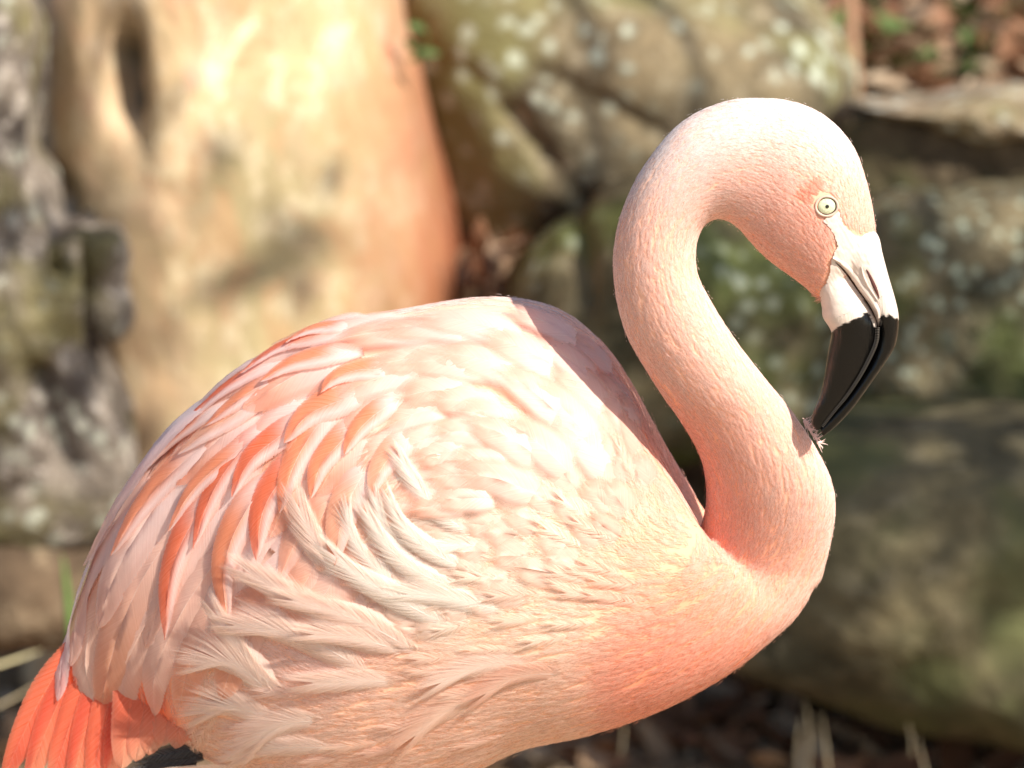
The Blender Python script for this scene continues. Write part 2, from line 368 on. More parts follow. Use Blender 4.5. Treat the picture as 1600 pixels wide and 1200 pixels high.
M_SOIL = m.done(m.bsdf(c, .95, m.bump(m.math('ADD', a, b), .9, .02), .1))
ground = link('ground', mesh('ground', gv, gf), M_SOIL); tag(ground, kind='structure')

# fallen leaves, straw, grass
def mat_leaf(name, col, var=.25): return mat_flat(name, col, .65, .25, var, 30, .2)
LEAFM = [mat_leaf('dry_leaf_a', (.26, .13, .07)), mat_leaf('dry_leaf_b', (.36, .24, .15)), mat_leaf('dry_leaf_c', (.16, .07, .035)), mat_leaf('dry_leaf_d', (.42, .32, .22)), mat_leaf('green_leaf_e', (.08, .13, .035))]
def leaf_mesh(curl, tw):
    v, f = [], []; n = 7
    for i in range(n + 1):
        t = i / n; w_ = .23 * math.sin(math.pi * min(1, t * .97 + .03)) ** .8 * (1 - .25 * t)
        zc = curl * (t - .5) ** 2
        for s in (-1, 0, 1):
            v.append((t - .5, s * w_ + tw * (t - .5) ** 2 * .3, zc + abs(s) * w_ * .45))
    for i in range(n):
        for k in range(2): f.append((i * 3 + k, i * 3 + k + 1, i * 3 + k + 4, i * 3 + k + 3))
    return mesh('leaf', v, f)
LM = []
for mi, mt in enumerate(LEAFM):
    for q in range(3):
        me = leaf_mesh(random.uniform(-.5, .9), random.uniform(-1, 1)); me.materials.append(mt); LM.append(me)
def put_leaf(x, y, z, L, kind=None, tilt=.5):
    me = LM[(kind * 3 + random.randrange(3)) if kind is not None else random.choice(range(12))]
    o = link('leaf', me, None, ground); o.location = (x, y, z)
    o.rotation_euler = (random.gauss(0, tilt), random.gauss(0, tilt), random.uniform(0, 6.3)); o.scale = (L, L, L)
def ground_hit(px, py):
    d = ray(px, py); t = 2.0; p = CAM
    for k in range(900):
        p = CAM + d * t
        if p.z < ground_z(p.x, p.y): return p
        t += .015
    return None
cnt = 0
for _ in range(150):
    p = ground_hit(random.uniform(1300, 1620), random.uniform(-20, 150))
    if p: put_leaf(p.x, p.y, p.z + .012, random.uniform(.05, .11), 4 if random.random() < .26 else None)
for _ in range(130):
    p = ground_hit(random.uniform(720, 1620), random.uniform(1090, 1225))
    if p: put_leaf(p.x, p.y, ground_z(p.x, p.y) + .012, random.uniform(.06, .12), random.choice([0, 0, 2, 1, 3]))
for _ in range(30):
    p = ground_hit(random.uniform(-20, 130), random.uniform(1000, 1210))
    if p: put_leaf(p.x, p.y, ground_z(p.x, p.y) + .012, random.uniform(.05, .09), random.choice([1, 3, 3, 1, 0]))
for _ in range(20):
    px, py = random.uniform(722, 830), random.uniform(375, 470); q = P(px, py, 2.28 + random.uniform(-.03, .05))
    put_leaf(q.x, q.y, q.z, random.uniform(.04, .07), random.choice([0, 0, 2, 1]), 1.0)
# soil plug the pocket leaves lie on
rock('soil_clod', [(700, 400), (760, 385), (850, 400), (870, 520), (700, 520)], 2.42, .08, .1, M_SOIL, 'brown soil pocket with fallen leaves between trunk and rock', .02, 12, 2.2, seed=12, cat='soil')
def blade(name, pts, wd, mat, label, cat, group=None):
    n = 14; pts = [Vector(p) for p in pts]; arr = resample([(p.x, p.z, p.y) for p in pts], n)[:, [0, 2, 1]]
    v, f = [], []
    for i, p in enumerate(arr):
        t = i / (n - 1); w_ = wd * (1 - t ** 3 * .85)
        v += [(p[0] - w_, p[1], p[2]), (p[0], p[1] - w_ * .6, p[2]), (p[0] + w_, p[1], p[2]), (p[0], p[1] + w_ * .6, p[2])]
    for i in range(n - 1):
        for k in range(4): f.append((i * 4 + k, i * 4 + (k + 1) % 4, i * 4 + 4 + (k + 1) % 4, i * 4 + 4 + k))
    o = link(name, mesh(name, v, f), mat); tag(o, label, cat, group); return o
M_STRAW = mat_flat('straw', (.62, .50, .31), .6, .3, .2, 40, .2); M_GRASS = mat_flat('grass', (.14, .26, .06), .6, .3, .2, 40, .3)
def gp(px, py, y): q = P(px, py, y); return q
S1 = 1.72
blade('straw_stalk', [gp(-30, 1048, S1), gp(20, 1032, S1), gp(66, 1016, S1)], .0065, mat_flat('bright_straw', (.80, .68, .38), .5, .4, .1), 'pale yellow straw stalk lying on the ground left of the tail', 'straw')
blade('straw_stalk', [gp(-30, 1115, S1), gp(20, 1092, S1), gp(62, 1066, S1)], .004, M_STRAW, 'thinner dull straw stalk below the bright one left of the tail', 'straw')
blade('grass_shoot', [gp(112, 1010, 1.7), gp(106, 940, 1.7), gp(98, 868, 1.7)], .005, M_GRASS, 'single green grass blade upright beside the left stone', 'grass blade')
for pts, lb in (([(1262, 1215), (1266, 1150), (1258, 1095)], 'tallest dry straw blade standing before the low boulder'),
                ([(1245, 1215), (1246, 1160), (1252, 1120)], 'short dry straw blade left of the tallest one'),
                ([(1296, 1215), (1290, 1160), (1282, 1112)], 'dry straw blade right of the tallest one'),
                ([(1425, 1180), (1424, 1150), (1418, 1130)], 'short thin dry blade alone under the low boulder'),
                ([(1448, 1210), (1440, 1180), (1434, 1152)], 'leaning dry blade right of the short thin one'),
                ([(972, 1180), (974, 1150), (976, 1128)], 'pale dry blade just below the belly')):
    blade('dry_straw', [gp(x, y, 1.75) for x, y in pts], .0009, M_STRAW, lb, 'straw', 'dry straw blades standing on the ground')
blade('sapling_stem', [gp(1334, 150, 2.9), gp(1330, 60, 2.9), gp(1326, -60, 2.9)], .011, mat_flat('pink_stem', (.34, .20, .12), .7), 'slim brown stem rising right of the rounded boulder', 'stem')
sprig = empty('leafy_sprig', P(640, 60, 2.2)); tag(sprig, 'small green sprig of leaves at the right edge of the trunk', 'sprig')
for px, py, a in ((652, 42, .3), (664, 58, 1.2), (640, 70, 2.5), (655, 88, -.4), (672, 82, .2)):
    o = link('leaf', LM[12 + random.randrange(3)], None, sprig); o.parent = sprig; o.matrix_parent_inverse = Matrix()
    o.location = P(px, py, 2.2) - P(640, 60, 2.2); o.rotation_euler = (1.3, a, a); o.scale = (.026,) * 3
# small debris as an uncountable cover
dv, df = [], []
for reg, n in (((700, 1640, 1075, 1240), 1500), ((-40, 200, 980, 1240), 500), ((1290, 1640, -40, 160), 900)):
    for _ in range(n):
        p = ground_hit(random.uniform(reg[0], reg[1]), random.uniform(reg[2], reg[3]))
        if not p: continue
        p = Vector((p.x, p.y, ground_z(p.x, p.y) + .004)); a = random.uniform(0, 6.3); L = random.uniform(.008, .035); w_ = random.uniform(.001, .005)
        d = Vector((math.cos(a), math.sin(a), random.gauss(0, .25))); s = Vector((-d.y, d.x, random.gauss(0, .4))).normalized() * w_; b0 = len(dv)
        dv += [p - s, p + s, p + d * L + s * .3 + Vector((0, 0, .004)), p + d * L - s * .3 + Vector((0, 0, .004))]; df.append((b0, b0 + 1, b0 + 2, b0 + 3))
lit = link('litter', mesh('litter', dv, df), mat_flat('litter_bits', (.34, .25, .16), .8, .2, .6, 25), None, False); tag(lit, 'fine dry litter of twigs and straw bits covering the ground', 'litter', kind='stuff')

# ------------------------------------------------------------ flamingo body
bird = empty('flamingo', (0, 0, 0)); tag(bird, 'pale pink flamingo with curved neck touching its breast with a black tipped bill', 'flamingo')
px2m = 1 / 2000
nk = [((1040, 930), (1285, 905), 70, 0.000), ((1072, 872), (1300, 850), 68, -0.012), ((1095, 815), (1308, 795), 66, -0.028), ((1101, 768), (1302, 752), 66, -0.040), ((1092, 715), (1279, 703), 64, -0.052), ((1064, 663), (1240, 643), 60, -0.064), ((1035, 622), (1205, 600), 58, -0.074), ((1005, 575), (1168, 553), 56, -0.082), ((977, 525), (1136, 508), 55, -0.087), ((962, 475), (1113, 470), 54, -0.090), ((956, 430), (1093, 430), 53, -0.092), ((957, 385), (1090, 388), 52, -0.093), ((970, 328), (1099, 358), 52, -0.093), ((1004, 258), (1112, 346), 52, -0.093), ((1062, 190), (1132, 344), 54, -0.092), ((1130, 157), (1154, 358), 58, -0.091), ((1190, 151), (1176, 384), 62, -0.090), ((1246, 158), (1200, 408), 66, -0.090), ((1296, 183), (1222, 425), 66, -0.090), ((1334, 226), (1243, 440), 62, -0.090), ((1353, 275), (1260, 454), 54, -0.090), ((1365, 325), (1272, 464), 44, -0.090), ((1370, 362), (1283, 472), 32, -0.090)]
bd = [((85, 1060), (130, 1100), 16), ((120, 965), (205, 1120), 46), ((175, 812), (335, 1190), 110), ((262, 698), (480, 1275), 165), ((366, 590), (600, 1262), 205), ((500, 512), (710, 1222), 225),
      ((630, 482), (810, 1172), 232), ((765, 464), (920, 1147), 225), ((872, 483), (1035, 1108), 205), ((957, 556), (1130, 1058), 170), ((1006, 655), (1205, 1002), 128), ((1022, 765), (1255, 952), 95),
      ((1052, 840), (1288, 880), 72), ((1130, 800), (1290, 820), 40)]
def rings(data, k, ycs):
    n = len(data) * 8; A = resample([d[0] for d in data], 400); B = resample([d[1] for d in data], 400)
    vs, fs = [], []; m_ = len(data)
    dense = resample([(d[0][0], d[0][1], d[1][0], d[1][1], d[2], y) for d, y in zip(data, ycs)], n)
    for r in dense:
        a = P(r[0], r[1], r[5]); b = P(r[2], r[3], r[5]); c = (a + b) / 2; u = (a - b) / 2 * (1 - 3.5 / (math.hypot(r[0] - r[2], r[1] - r[3]) / 2))
        for j in range(k):
            th = 2 * math.pi * j / k; vs.append(c + u * math.cos(th) + Vector((0, r[4] * px2m * math.sin(th), 0)))
    for i in range(n - 1):
        for j in range(k): fs.append((i * k + j, i * k + (j + 1) % k, (i + 1) * k + (j + 1) % k, (i + 1) * k + j))
    fs.append(tuple(range(k))[::-1]); fs.append(tuple((n - 1) * k + j for j in range(k)))
    return vs, fs
v1, f1 = rings([(a, b, h) for a, b, h, y in nk], 40, [y for *_, y in nk])
v2, f2 = rings(bd, 56, [0] * (len(bd) - 2) + [-.006, -.012])
o1 = len(v1); V = v1 + v2; F = f1 + [tuple(i + o1 for i in f) for f in f2]
tmp = bpy.data.objects.new('tmp', mesh('tmp', V, F)); COL.objects.link(tmp)
bm_ = __import__('bmesh').new(); bm_.from_mesh(tmp.data); __import__('bmesh').ops.recalc_face_normals(bm_, faces=bm_.faces); bm_.to_mesh(tmp.data); bm_.free()
r_ = tmp.modifiers.new('r', 'REMESH'); r_.mode = 'VOXEL'; r_.voxel_size = .0032
s_ = tmp.modifiers.new('s', 'SMOOTH'); s_.iterations = 5; s_.factor = .5
dg = bpy.context.evaluated_depsgraph_get(); ev = tmp.evaluated_get(dg)
bme = bpy.data.meshes.new_from_object(ev); bme.name = 'body'; bpy.data.objects.remove(tmp)
NV = len(bme.vertices); co = np.empty(NV * 3, np.float32); bme.vertices.foreach_get('co', co); co = co.reshape(-1, 3)
bvh = BVHTree.FromPolygons([tuple(c) for c in co], [tuple(p.vertices) for p in bme.polygons])

PAL = dict(pale=(.94, .73, .66), head=(.91, .80, .76), neck=(.93, .70, .61), cheek=(.92, .61, .50), salmon=(.92, .50, .37), cream=(.97, .80, .68), pink=(.91, .57, .48), tan=(.92, .66, .53), orange=(.88, .28, .13), red=(.80, .13, .045), belly=(.93, .70, .57))
pts_col = [(1180, 165, 'head'), (1240, 200, 'head'), (1100, 200, 'head'), (1310, 230, 'head'), (1340, 300, 'neck'), (1340, 350, 'cheek'), (1265, 300, 'cheek'), (1250, 250, 'neck'), (1230, 340, 'cheek'), (1180, 300, 'neck'), (1250, 400, 'cheek'), (1270, 440, 'cheek'),
           (1200, 380, 'cheek'), (1130, 330, 'neck'), (1030, 260, 'head'), (990, 340, 'neck'), (1060, 340, 'neck'), (1020, 450, 'neck'), (1080, 440, 'neck'), (1000, 500, 'neck'), (1080, 560, 'neck'), (1150, 560, 'neck'), (1150, 640, 'neck'), (1110, 700, 'pink'), (1200, 700, 'neck'),
           (1250, 760, 'neck'), (1130, 780, 'pink'), (1170, 850, 'pink'), (1250, 880, 'tan'), (1290, 800, 'pale'), (1200, 920, 'salmon'), (1100, 950, 'salmon'), (1040, 1010, 'salmon'), (1150, 1010, 'salmon'), (1250, 930, 'neck'), (1000, 1080, 'salmon'),
           (900, 1100, 'belly'), (750, 1130, 'belly'), (600, 1170, 'belly'), (450, 1180, 'belly'), (980, 950, 'tan'), (900, 950, 'cream'), (800, 900, 'cream'), (1000, 850, 'tan'), (900, 850, 'cream'), (800, 800, 'cream'), (700, 800, 'cream'),
           (950, 700, 'cream'), (1000, 680, 'pink'), (1050, 760, 'pink'), (960, 600, 'pink'), (900, 520, 'pale'), (1040, 700, 'salmon'), (800, 600, 'cream'), (700, 600, 'cream'), (800, 490, 'pale'), (650, 490, 'pale'), (550, 520, 'pale'), (450, 560, 'pale'),
           (650, 1050, 'belly'), (550, 1000, 'neck'), (450, 1000, 'neck'), (350, 1100, 'belly'), (400, 800, 'tan'), (300, 900, 'tan'), (200, 1000, 'tan'), (250, 750, 'neck'), (120, 1100, 'red'), (200, 1150, 'red'), (700, 950, 'cream')]
PC = np.array([[a, b] for a, b, _ in pts_col], float); PV = np.array([PAL[c] for *_, c in pts_col])
def pigment(px):
    px = np.atleast_2d(px); d2 = ((px[:, None, :] - PC[None]) ** 2).sum(-1); w_ = np.exp(-d2 / (2 * 42 ** 2)) + 1e-6 / (1 + d2 / 1e4)
    return (w_[..., None] * PV).sum(1) / w_.sum(1)[:, None]
pcol = pigment(to_px(co)); setcol(bme, pcol * np.array([.86, .64, .52]))
body = link('body', bme, M_SKIN, bird)

FACE = [(1285, 345), (1297, 332), (1312, 330), (1318, 350), (1333, 364), (1352, 371), (1374, 371), (1380, 400), (1394, 450), (1372, 470), (1350, 470), (1325, 490), (1290, 505), (1282, 480), (1287, 452), (1296, 425), (1299, 403), (1308, 384), (1302, 366), (1292, 352)]
def inpoly(x, y, poly):
    c = False; n = len(poly); j = n - 1
    for i in range(n):
        xi, yi = poly[i]; xj, yj = poly[j]
        if (yi > y) != (yj > y) and x < (xj - xi) * (y - yi) / (yj - yi) + xi: c = not c
        j = i
    return c
neck_poly = [a for a, *_ in nk[1:]] + [b for _, b, *_ in nk[1:]][::-1]
# flow guides (picture px, direction down-the-feather)
nc = [((a[0] + b[0]) / 2, (a[1] + b[1]) / 2) for a, b, *_ in nk]
gn = []
for i in range(1, len(nc)):
    for s in (-.7, 0, .7):
        a, b = np.array(nk[i][0], float), np.array(nk[i][1], float); a2, b2 = np.array(nk[i - 1][0], float), np.array(nk[i - 1][1], float)
        p = (a + b) / 2 + (b - a) / 2 * s; q = (a2 + b2) / 2 + (b2 - a2) / 2 * s; d = (q - p) / np.linalg.norm(q - p); gn.append((*p, *d))
gb = [(1000, 800, -.4, -.9), (1050, 770, -.4, -.9), (1020, 680, -.4, -.9), (900, 650, -.65, -.76), (960, 580, -.75, -.65), (850, 550, -.9, -.45), (750, 500, -1, -.1), (850, 490, -.95, -.3), (650, 520, -1, .1), (550, 540, -.97, .25), (450, 590, -.85, .5), (350, 680, -.7, .7), (250, 760, -.6, .8),
      (180, 900, -.35, .94), (300, 900, -.22, .97), (250, 1050, -.05, 1), (120, 1050, -.3, .95), (400, 800, -.35, .93), (450, 720, -.5, .86), (520, 650, -.75, .66), (620, 620, -.93, .36), (720, 620, -.98, -.1), (800, 680, -.87, -.5), (880, 760, -.7, -.7), (560, 730, -.4, .9),
      (640, 680, -.8, .6), (700, 720, -.95, .2), (760, 780, -1, .0), (850, 850, -.97, -.2), (950, 880, -.9, -.3), (1050, 870, -.75, -.3), (1080, 840, -.4, -.2), (1000, 950, -.97, .1), (800, 950, -1, .05), (700, 1050, -1, .1), (900, 1080, -.97, .2), (600, 1100, -.95, .2), (450, 1150, -.95, .15),
      (550, 1000, -.9, -.4), (450, 1000, -.85, -.45), (1150, 930, -.75, .55), (1230, 930, -.65, .75), (1200, 880, -.3, .9), (1100, 1000, -.9, .4), (1290, 800, -.05, 1), (1100, 900, -.75, .3), (500, 870, -.3, .7)]
gn = np.array(gn); gb = np.array(gb)
def flow(px, isneck):
    g = gn if isneck else gb; d2 = ((g[:, :2] - px) ** 2).sum(1); s2 = 2 * (28 ** 2 if isneck else 48 ** 2)
    w_ = np.exp(-(d2 - d2.min()) / s2); v = (w_[:, None] * g[:, 2:]).sum(0); return v / (np.linalg.norm(v) + 1e-9)

# ---- strands container
class Strands:
    def __init__(s): s.p = []; s.n = []; s.c = []; s.r = []; s.k = None
    def add(s, pts, nrm, col, rad):       # pts (m,k,3) nrm (m,k,3) col (m,3) rad (k,) or (m,k)
        m_, k = pts.shape[:2]; s.k = k; s.p.append(pts.reshape(-1, 3)); s.n.append(nrm.reshape(-1, 3))
        s.c.append(np.repeat(col, k, 0)); s.r.append(np.broadcast_to(rad, (m_, k)).reshape(-1))
    def build(s, name, parent, mat=M_STRAND):
        p = np.concatenate(s.p).astype(np.float32); n = np.concatenate(s.n).astype(np.float32); c = np.concatenate(s.c).astype(np.float32); r = np.concatenate(s.r).astype(np.float32)
        h = bpy.data.hair_curves.new(name); h.add_curves([s.k] * (len(p) // s.k))
        h.attributes['position'].data.foreach_set('vector', p.ravel())
        ra = h.attributes.get('radius') or h.attributes.new('radius', 'FLOAT', 'POINT'); ra.data.foreach_set('value', r)
        a = h.attributes.new('nrm', 'FLOAT_VECTOR', 'POINT'); a.data.foreach_set('vector', n.ravel())
        a = h.attributes.new('Col', 'FLOAT_COLOR', 'POINT'); a.data.foreach_set('color', np.c_[c, np.ones(len(c), np.float32)].ravel())
        h.materials.append(mat); o = bpy.data.objects.new(name, h); COL.objects.link(o); o.parent = parent; return o
def tuft(S, spine, nrm, W, nb, col, curl=0.0, ang0=55, ang1=18, rad=.00022, cvar=.05, K=5, conv=30., lift=.0, jag=.15, tipc=None):
    """one small feather: barbs leaving both sides of a shaft. spine,nrm (n,3)"""
    n = len(spine); t = rng.uniform(.02, 1, nb) ** .9; side = np.where(rng.random(nb) < .5, -1., 1.)
    x = t * (n - 1); i = np.minimum(x.astype(int), n - 2); f = (x - i)[:, None]
    base = spine[i] * (1 - f) + spine[i + 1] * f; nn = nrm[i] * (1 - f) + nrm[i + 1] * f; nn /= np.linalg.norm(nn, axis=1, keepdims=True)
    tg = spine[i + 1] - spine[i]; tg /= np.linalg.norm(tg, axis=1, keepdims=True)
    sd = np.cross(nn, tg) * side[:, None]
    L = np.linalg.norm(np.diff(spine, axis=0), axis=1).sum()
    wd = W * .5 * np.sin(np.pi * np.clip(.12 + .8 * t, 0, 1)) ** .6
    a0 = np.radians(ang0 + (ang1 - ang0) * t + rng.normal(0, 4, nb)); bl = wd / np.maximum(np.sin(a0), .3) * rng.uniform(1 - jag, 1 + jag * .6, nb)
    pts = np.zeros((nb, K, 3)); nr = np.zeros((nb, K, 3))
    u = np.linspace(0, 1, K); pos = base.copy(); pts[:, 0] = pos
    lz = rng.normal(0, 1, nb) * .05 + curl
    for k in range(K):
        a = a0 * (1 - .55 * u[k])
        d = tg * np.cos(a)[:, None] + sd * np.sin(a)[:, None] + nn * (lz * u[k])[:, None]
        if k: pos = pos + d * (bl / (K - 1))[:, None]
        pts[:, k] = pos - nn * ((conv * (wd * u[k]) ** 2)[:, None])
        nr[:, k] = nn + sd * .35 * u[k]
    c = np.asarray(col) * (1 + rng.normal(0, cvar, (nb, 1))); c = np.clip(c, 0, .96)
    S.add(pts, nr, c, rad * np.array([1, 1, .9, .7, .25])[:K] if K == 5 else rad)
def surf(px, py):
    d = ray(px, py); h = bvh.ray_cast(CAM, d); return h[0], h[1]

# ---- soft plumage over head, neck, breast, belly
tri = []
bme.calc_loop_triangles(); tr_ = np.empty(len(bme.loop_triangles) * 3, np.int32); bme.loop_triangles.foreach_get('vertices', tr_); tr_ = tr_.reshape(-1, 3)
A_, B_, C_ = co[tr_[:, 0]], co[tr_[:, 1]], co[tr_[:, 2]]; nf = np.cross(B_ - A_, C_ - A_); ar = np.linalg.norm(nf, axis=1) / 2; nf = nf / (2 * ar[:, None] + 1e-12)
WING = [(150, 860), (210, 760), (280, 650), (360, 575), (450, 535), (560, 492), (680, 466), (780, 464), (880, 480), (960, 540), (1010, 620), (995, 720), (940, 750), (880, 770), (820, 780), (760, 790), (700, 790), (640, 800), (560, 850), (500, 900), (420, 960), (350, 1080), (280, 1130), (200, 1130), (120, 1080), (110, 980)]
cen = (A_ + B_ + C_) / 3; cpx = to_px(cen)
def sample(n, mask):
    w_ = ar * mask; idx = rng.choice(len(ar), n, p=w_ / w_.sum()); r1 = np.sqrt(rng.random(n))[:, None]; r2 = rng.random(n)[:, None]
    return (1 - r1) * A_[idx] + r1 * (1 - r2) * B_[idx] + r1 * r2 * C_[idx], nf[idx]
near = np.where(nf[:, 1] < .25, 1., .18)
S = Strands()
isn_f = np.array([inpoly(x, y, neck_poly) for x, y in cpx]); wing_f = np.array([inpoly(x, y, WING) for x, y in cpx])
def follow(p, n, d, L, k=4):
    """walk along the skin from p in direction d"""
    pts, ns = [p], [n]; q = Vector(p); nn = Vector(n); d = Vector(d)
    for i in range(k - 1):
        d = (d - nn * d.dot(nn)).normalized(); q2 = q + d * (L / (k - 1)); h = bvh.find_nearest(q2)
        if h[0] is None: q = q2
        else: q, nn = h[0], h[1]
        pts.append(np.array(q)); ns.append(np.array(nn))
    return np.array(pts), np.array(ns)
def cover(n, mask, isneck, Lf, Wf, nb, l0, l1, rad, cv=.05, curl=.05):
    ps, ns = sample(n, mask); pxs = to_px(ps)
    for p, nn, q in zip(ps, ns, pxs):
        if isneck and (inpoly(q[0], q[1], FACE) and nn[1] < 0): continue
        if isneck and (q[0] - 1291.5) ** 2 + (q[1] - 322) ** 2 < 19 ** 2 and nn[1] < 0: continue
        f = flow(q, isneck); f = f + rng.normal(0, .12, 2); d = np.array([f[0], 0, -f[1]]) 
        hd = math.hypot(q[0] - 1291, q[1] - 322) if isneck else 999
        L = Lf(q) * rng.uniform(.8, 1.25); 
        if hd < 45: L *= .6
        sp, sn = follow(p, nn, d, L)
        t = np.linspace(0, 1, len(sp))[:, None]; sp = sp + sn * (l0 + (l1 - l0) * t + rng.uniform(0, l1 * .4))
        c = pigment(q)[0]; j = rng.normal(0, cv); c = c * (1 + j * np.array([.3, 1.0, 1.1]))
        if isneck and hd < 40 and q[0] < 1290 and q[1] < 322: c = c * .6 + np.array(PAL['orange']) * .4
        tuft(S, sp, sn, Wf(q), nb, c, curl, rad=rad)
headness = lambda q: 1 - smooth01(math.hypot(q[0] - 1260, q[1] - 330), 110, 220)
hmask = 1 + 1.6 * (1 - smooth01(np.hypot(cpx[:, 0] - 1240, cpx[:, 1] - 320), 120, 200))
cover(15500, near * isn_f * hmask, True, lambda q: .011 - .004 * headness(q), lambda q: .0044 - .0014 * headness(q), 22, .0003, .0006, .00014, .018, .004)
bodymask = near * (~isn_f) * np.where(wing_f & ~((cpx[:, 0] > 820) & (cpx[:, 1] > 660)), .25, 1)
cover(10500, bodymask, False, lambda q: .016, lambda q: .008, 30, .0005, .0008, .00017, .022, .008)
cover(420, np.where(nf[:, 1] < .25, 1., 0.) * isn_f, True, lambda q: .009, lambda q: .002, 4, .0005, .0024, .00013, .02, .02)
cover(380, np.where(nf[:, 1] < .25, 1., 0.) * (~isn_f) * (~wing_f), False, lambda q: .018, lambda q: .005, 6, .0006, .0028, .00014, .02, .02)
o = S.build('down_plumage', bird); o['kind'] = 'stuff'

# ---- vaned feathers
def feather(pts, W, col0, col1=None, l0=.002, l1=.006, a=.35, b=.75, side=0, name='feather', shape=.5, conv=.25, depth=None, n=16, edge=None, sharp=1.0, rach=(.95, .86, .80), tilt=0.0, lp=1.2, dip=0.0, soft=.35):
    path = resample(pts, 60); tq = 1 - (1 - np.linspace(0, 1, n)) ** 1.45; path = np.stack([np.interp(tq, np.linspace(0, 1, 60), path[:, k]) for k in (0, 1)], -1); C, N = [], []; last = None
    for x, y in path:
        h, nn = (None, None) if depth is not None else surf(x, y)
        if h is None:
            if last is None: yy = depth if depth is not None else 0; h = P(x, y, yy); nn = Vector((0, -1, .15)).normalized()
            else:
                h = P(x, y, (depth if depth is not None else last[0].y)); nn = last[1]
        C.append(h.copy()); N.append(nn.copy()); last = (C[-1], N[-1])
    C = np.array(C); N = np.array(N)
    for _ in range(3): N[1:-1] = (N[:-2] + N[1:-1] * 2 + N[2:]) / 4
    N /= np.linalg.norm(N, axis=1, keepdims=True)
    for _ in range(2): C[1:-1] = (C[:-2] + C[1:-1] * 2 + C[2:]) / 4
    t = tq; C = C + N * (l0 + (l1 - l0) * t ** lp - dip * (1 - smooth01(t, 0, .32)))[:, None]
    T = np.gradient(C, axis=0); T /= np.linalg.norm(T, axis=1, keepdims=True)
    Sd = np.cross(N, T); Sd /= np.linalg.norm(Sd, axis=1, keepdims=True)
    if tilt: Sd = Sd * math.cos(tilt) + N * math.sin(tilt)
    wv = W * px2m * .5 * np.clip(np.minimum(smooth01(t, -.25, .45), 1), 0, 1) * np.power(np.clip(1 - ((t - .02) / .98) ** (2.2 + 2.5 * shape), 0, 1), .5 + .35 * sharp * (1 - shape)); wv = np.maximum(wv, 1e-5)
    ss = np.array([-1, -.8, -.55, -.28, -.03, 0, .03, .28, .55, .8, 1.0]); seg = np.r_[0, np.cumsum(np.linalg.norm(np.diff(C, axis=0), axis=1))] * 100
    seed = random.uniform(0, 900)
    v, f, uv, cl = [], [], [], []; sv = []; col0 = np.array(col0); col1 = np.array(col1 if col1 is not None else col0); ed = np.array(edge if edge is not None else col0 * .5 + .5 * np.array((.95, .9, .86)))
    ns = len(ss); asym = 1 + .12 * side
    wav = rng.normal(0, .0003, (n, ns)); wav = (wav + np.roll(wav, 1, 0) + np.roll(wav, 1, 1)) / 2
    for i in range(n):
        for k, s in enumerate(ss):
            wl = wv[i] * (asym if s > 0 else 2 - asym)
            rw = .00045 * (1 - t[i] * .7); shaft = abs(s) < .05 and wl > rw * 2
            off = s * wl if not shaft else np.sign(s) * rw
            q = C[i] + Sd[i] * off - N[i] * (conv * s * s * wl * .6 - wav[i, k]) - T[i] * abs(s) * wl * .25 * (1 - t[i])
            sv.append(soft * max(float(smooth01(t[i], .62, 1.0)), float(smooth01(abs(s), .45, 1.0))) if not shaft else soft * .8 * float(smooth01(t[i], .7, 1.0))); v.append(q); uv.append((s, seg[i] - abs(s) * wl * 100 * 1.6 + seed))
            am = float(smooth01(t[i], a, b))
            if side: am *= float(smooth01(s * side, -.55, .15))
            if shaft and s == 0: q = q + N[i] * .0006 * (1 - .5 * t[i])
            c = col0 * (1 - am) + col1 * am; e = .5 * float(smooth01(abs(s), .7, 1.0)); c = c * (1 - e) + ed * e; cl.append(c if not (shaft and s == 0) else np.array(rach) * .6 + c * .4)
    for i in range(n - 1):
        for k in range(ns - 1): f.append((i * ns + k, i * ns + k + 1, (i + 1) * ns + k + 1, (i + 1) * ns + k))
    me = mesh(name, v, f); setcol(me, np.array(cl)); sa = me.attributes.new('soft', 'FLOAT', 'POINT'); sa.data.foreach_set('value', np.array(sv, np.float32)); u = me.uv_layers.new(name='barb'); li = np.empty(len(me.loops), np.int32); me.loops.foreach_get('vertex_index', li)
    u.data.foreach_set('uv', np.array(uv, np.float32)[li].ravel())
    return link(name, me, M_VANE, bird)
pk = lambda *a: tuple(a)
PALE, PINK, OR, DEEP, RED, LT = PAL['pale'], (.91, .60, .48), (.92, .32, .14), (.90, .19, .06), (.80, .09, .025), (.92, .48, .30)
LIL = (.86, .72, .70)
# black flight feathers and red tail
for i, (x0, y0, x1, y1) in enumerate(((340, 1165, 205, 1190), (330, 1180, 190, 1202), (320, 1195, 180, 1216))):
    feather([(x0, y0), ((x0 + x1) / 2, (y0 + y1) / 2 - 2), (x1, y1)], 30, (.012, .011, .012), l0=0, l1=.001, depth=-.026 + i * .002, edge=(.02, .02, .02), rach=(.03, .03, .03), name='flight_feather')
for i, pts in enumerate([[(130, 985), (62, 1095), (2, 1222)], [(150, 985), (90, 1100), (38, 1232)], [(165, 1000), (118, 1110), (75, 1238)], [(180, 1010), (142, 1115), (108, 1240)], [(195, 1010), (165, 1115), (140, 1240)],
                         [(215, 1020), (190, 1120), (168, 1222)]]):
    feather(pts, 62, RED if i % 2 else (.86, .15, .05), (.86, .20, .08) if i % 2 else RED, l0=0, l1=.002, depth=-.006 - .0032 * i, a=.2, b=.9, side=1, edge=(.85, .25, .12), name='tail_feather', shape=.4, rach=(.9, .42, .26))
